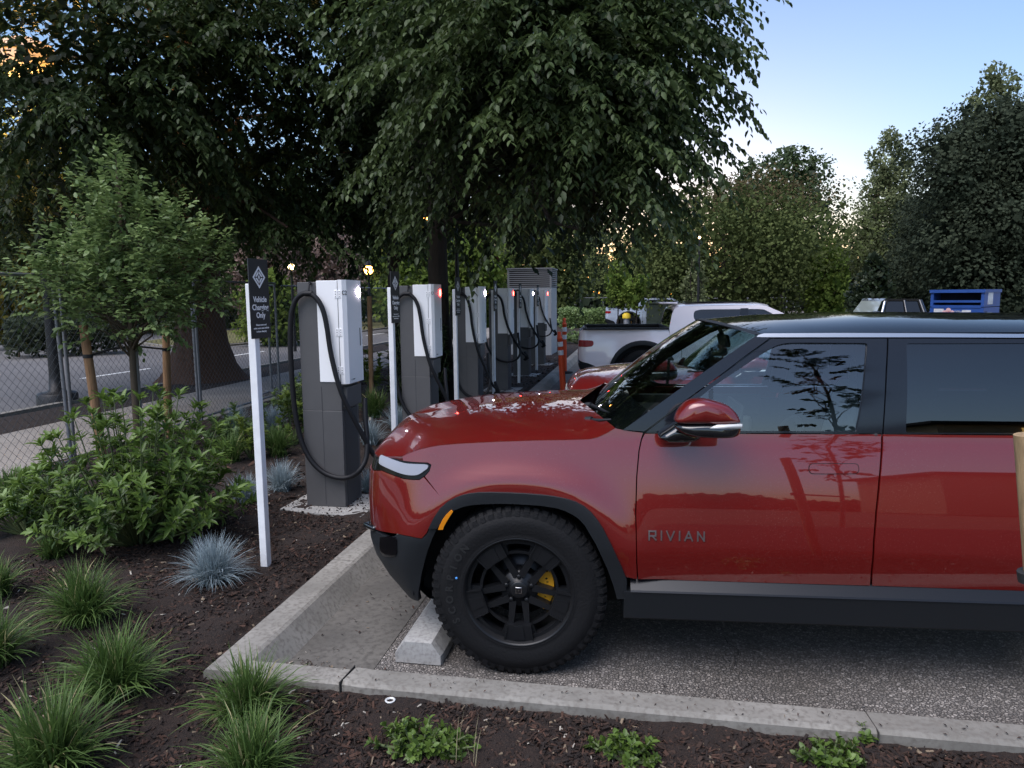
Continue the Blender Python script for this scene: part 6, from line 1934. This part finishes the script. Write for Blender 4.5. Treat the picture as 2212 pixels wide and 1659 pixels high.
shrub('sprig', 'lobed green sprig at the bottom, below the irrigation ring', gp(905, 1618), .24, .10, .10, 46, L_SHRUB, .034, 8, GG, 1.1, 3, 'seedling', .04)
shrub('sprig', 'green sprig at the bottom below the front tyre', gp(1350, 1640), .16, .08, .09, 26, L_SHRUB, .034, 8, GG, 1.1, 3, 'seedling', .04)
shrub('sprig', 'green sprig at the bottom below the door gap', gp(1790, 1652), .14, .08, .10, 22, L_SHRUB, .034, 8, GG, 1.1, 3, 'seedling', .04)
shrub('sprig', 'tiny green sprig against the front kerb below the rear door', gp(1867, 1600), .03, .03, .07, 4, L_SHRUB, .034, 8, GG, 1.1, 3, 'seedling', .04)
for X, Y, lab in ((985, 1640, 'dry seed stalks among the bottom sprigs'), (1020, 1650, 'dry seed stalk right of the bottom sprigs')):
    grass('seed_stalk', lab, gp(X, Y), 5, .2, .12, L_STRAW, .0016, 'dry seed stalks', 'dry stalk')

# ---- young staked tree by the fence
base = Vector(gp(300, 990)); base.z = .09
def young_tree(name, label, loc, crown, n, leaf, material, h, tr=.03, grp=None, k=14):
    t = thing(name, label, 'tree', loc, 0, grp)
    mb = MB(); mb.tube([(0, 0, -.05), (.02, 0, h*.45), (-.01, .02, h*.75), (0, 0, h)], [tr, tr*.8, tr*.5, tr*.15], 8)
    for c, r in crown:
        for _ in range(3):
            e = np.array(c)+rng.normal(0, .35, 3)*np.array(r); limb(mb, (0, 0, max(h*.35, e[2]*.72)), e, tr*.35, .004, 5, .5, 4)
    mb.build('trunk', M_STEM, t)
    P0, u = blob_points([(np.array(c), np.array(r)) for c, r in crown], n, .35)
    sprays('crown', P0, u+np.array([0, 0, .55])+rng.normal(0, .5, u.shape), rng.uniform(.18, .42, len(P0)), k, leaf, material, t, -.1, 6, .0, 1.0, 1.1)
    return t
yd = math.hypot(base.x, base.y)
cr = []
for X, Y, dd, r in ((240, 440, 0, .55), (300, 520, -.2, .75), (180, 560, .1, .6), (400, 560, .1, .62), (300, 640, -.3, .75), (150, 650, 0, .5), (430, 640, 0, .5), (230, 690, -.2, .45), (370, 690, -.1, .42), (255, 370, 0, .26), (100, 610, 0, .32), (470, 600, 0, .25)):
    r *= .9*yd/12.3; p = AT(X, Y, yd+dd)-base; cr.append((tuple(p), (r, r, r*.85)))
young_tree('young_tree', 'young tree tied to stakes by the fence at the left', tuple(base), cr, 620, .082, L_YOUNG, AT(250, 360, yd).z, .04)
M_STK = mat('lodgepole_stake', (.30, .17, .085), .85, var=.25, scale=8, stretch=(6, 6, .6), bump=.25, bscale=40)
M_GSTK = mat('weathered_stake', (.27, .26, .25), .85, var=.2, scale=8, stretch=(6, 6, .6), bump=.25, bscale=40)
SGp = 'tree stakes by the fence'
def stake(Xb, Yb, Xt, Yt, r, m, label, dist=None):
    b = G(Xb, Yb, .07); d = math.hypot(b.x, b.y); tp = AT(Xt, Yt, d)
    mb = MB(); mb.tube([b-Vector((0, 0, .1)), b.lerp(tp, .5), tp], [r*1.05, r, r*.95], 10)
    o = mb.build('tree_stake', m); tag(o, label, 'stake', SGp)
    return b, tp
s1 = stake(224, 1000, 180, 702, .047, M_STK, 'brown stake left of the young tree')
s2 = stake(304, 990, 286, 720, .047, M_GSTK, 'weathered grey stake at the middle of the young tree')
s3 = stake(364, 950, 358, 705, .047, M_STK, 'brown stake right of the young tree')
mb = MB()
q1 = s1[1].lerp(s1[0], .22); q2 = s2[1].lerp(s2[0], .1); q3 = s3[1].lerp(s3[0], .2)
mb.tube([q1, (q1+q2)/2+Vector((0, 0, .02)), q2], .012, 6); mb.tube([q2, (q2+q3)/2, q3], .012, 6)
for q in (q1, q2, q3): mb.tube([q-Vector((0, 0, .02)), q+Vector((0, 0, .02))], .051, 10)
tag(mb.build('tree_tie', M_STRAP), 'black rubber tie strung between the young tree stakes', 'tree tie')
for (Xb, Yb, Xt, Yt, lab) in ((772, 860, 768, 640, 'thin pale stake right of the nearest charger'), (803, 860, 798, 640, 'brown stake left of the second sign post')):
    b = G(Xb, Yb, .05); d = math.hypot(b.x, b.y); tp = AT(Xt, Yt, d)
    mb = MB(); mb.tube([b, tp], .045, 8); tag(mb.build('tree_stake', M_STK), lab, 'stake', SGp)
# ------------------------------------------------------------------ behind the camera: what the paintwork and glass mirror
far_rng = np.random.default_rng(5)
ns = 9000
ths = far_rng.uniform(-1.25, 1.25, ns); ds = far_rng.uniform(36, 46, ns)
hts = 2.5+.5*np.sin(ths*9)+.35*np.sin(ths*23+1)
P0 = np.stack([np.sin(ths)*ds, -np.cos(ths)*ds, far_rng.random(ns)*hts], 1)
u = rnd_unit(far_rng, ns)
tag(leaf_mesh('far_wood', P0, u, rnd_unit(far_rng, ns), far_rng.uniform(.8, 1.5, ns), far_rng.random(ns), L_DKGR, None, 4, 1.5), 'dark tree line mirrored in the red paint', None, None, 'stuff')
M_WALLB = mat('stucco_tan', (.36, .27, .16), .85, var=.1, scale=2); M_WIN = emis('lit_window', (1.0, .62, .16), 1.3)
t = thing('office_building', 'long building with lit amber windows mirrored in the rear door glass', 'building', (27.5, -20.5, 0), R(3))
mb = MB(); mb.box((0, -4, 3.0), (24, 8, 6.0)); mb.build('wall', M_WALLB, t)
mb = MB(); mb.box((0, -4, 6.15), (25, 9.4, .3)); mb.build('roof', M_DARK, t)
for i in range(7):
    mb = MB(); mb.box((-7.6+i*2.8, .02, 4.9), (2.45, .08, 1.5)); mb.build('window', M_WIN, t)
young_tree('young_tree', 'young tree mirrored in the front door glass of the nearest red SUV', (3.5, -2.55, 0), [((0, 0, 2.5), (.32, .32, .35)), ((.1, .1, 3.2), (.45, .45, .4)), ((-.15, 0, 4.0), (.5, .5, .4)), ((.05, 0, 4.8), (.42, .42, .4)), ((0, 0, 5.8), (.45, .45, .6))], 75, .15, L_ELM2, 6.5, .035)
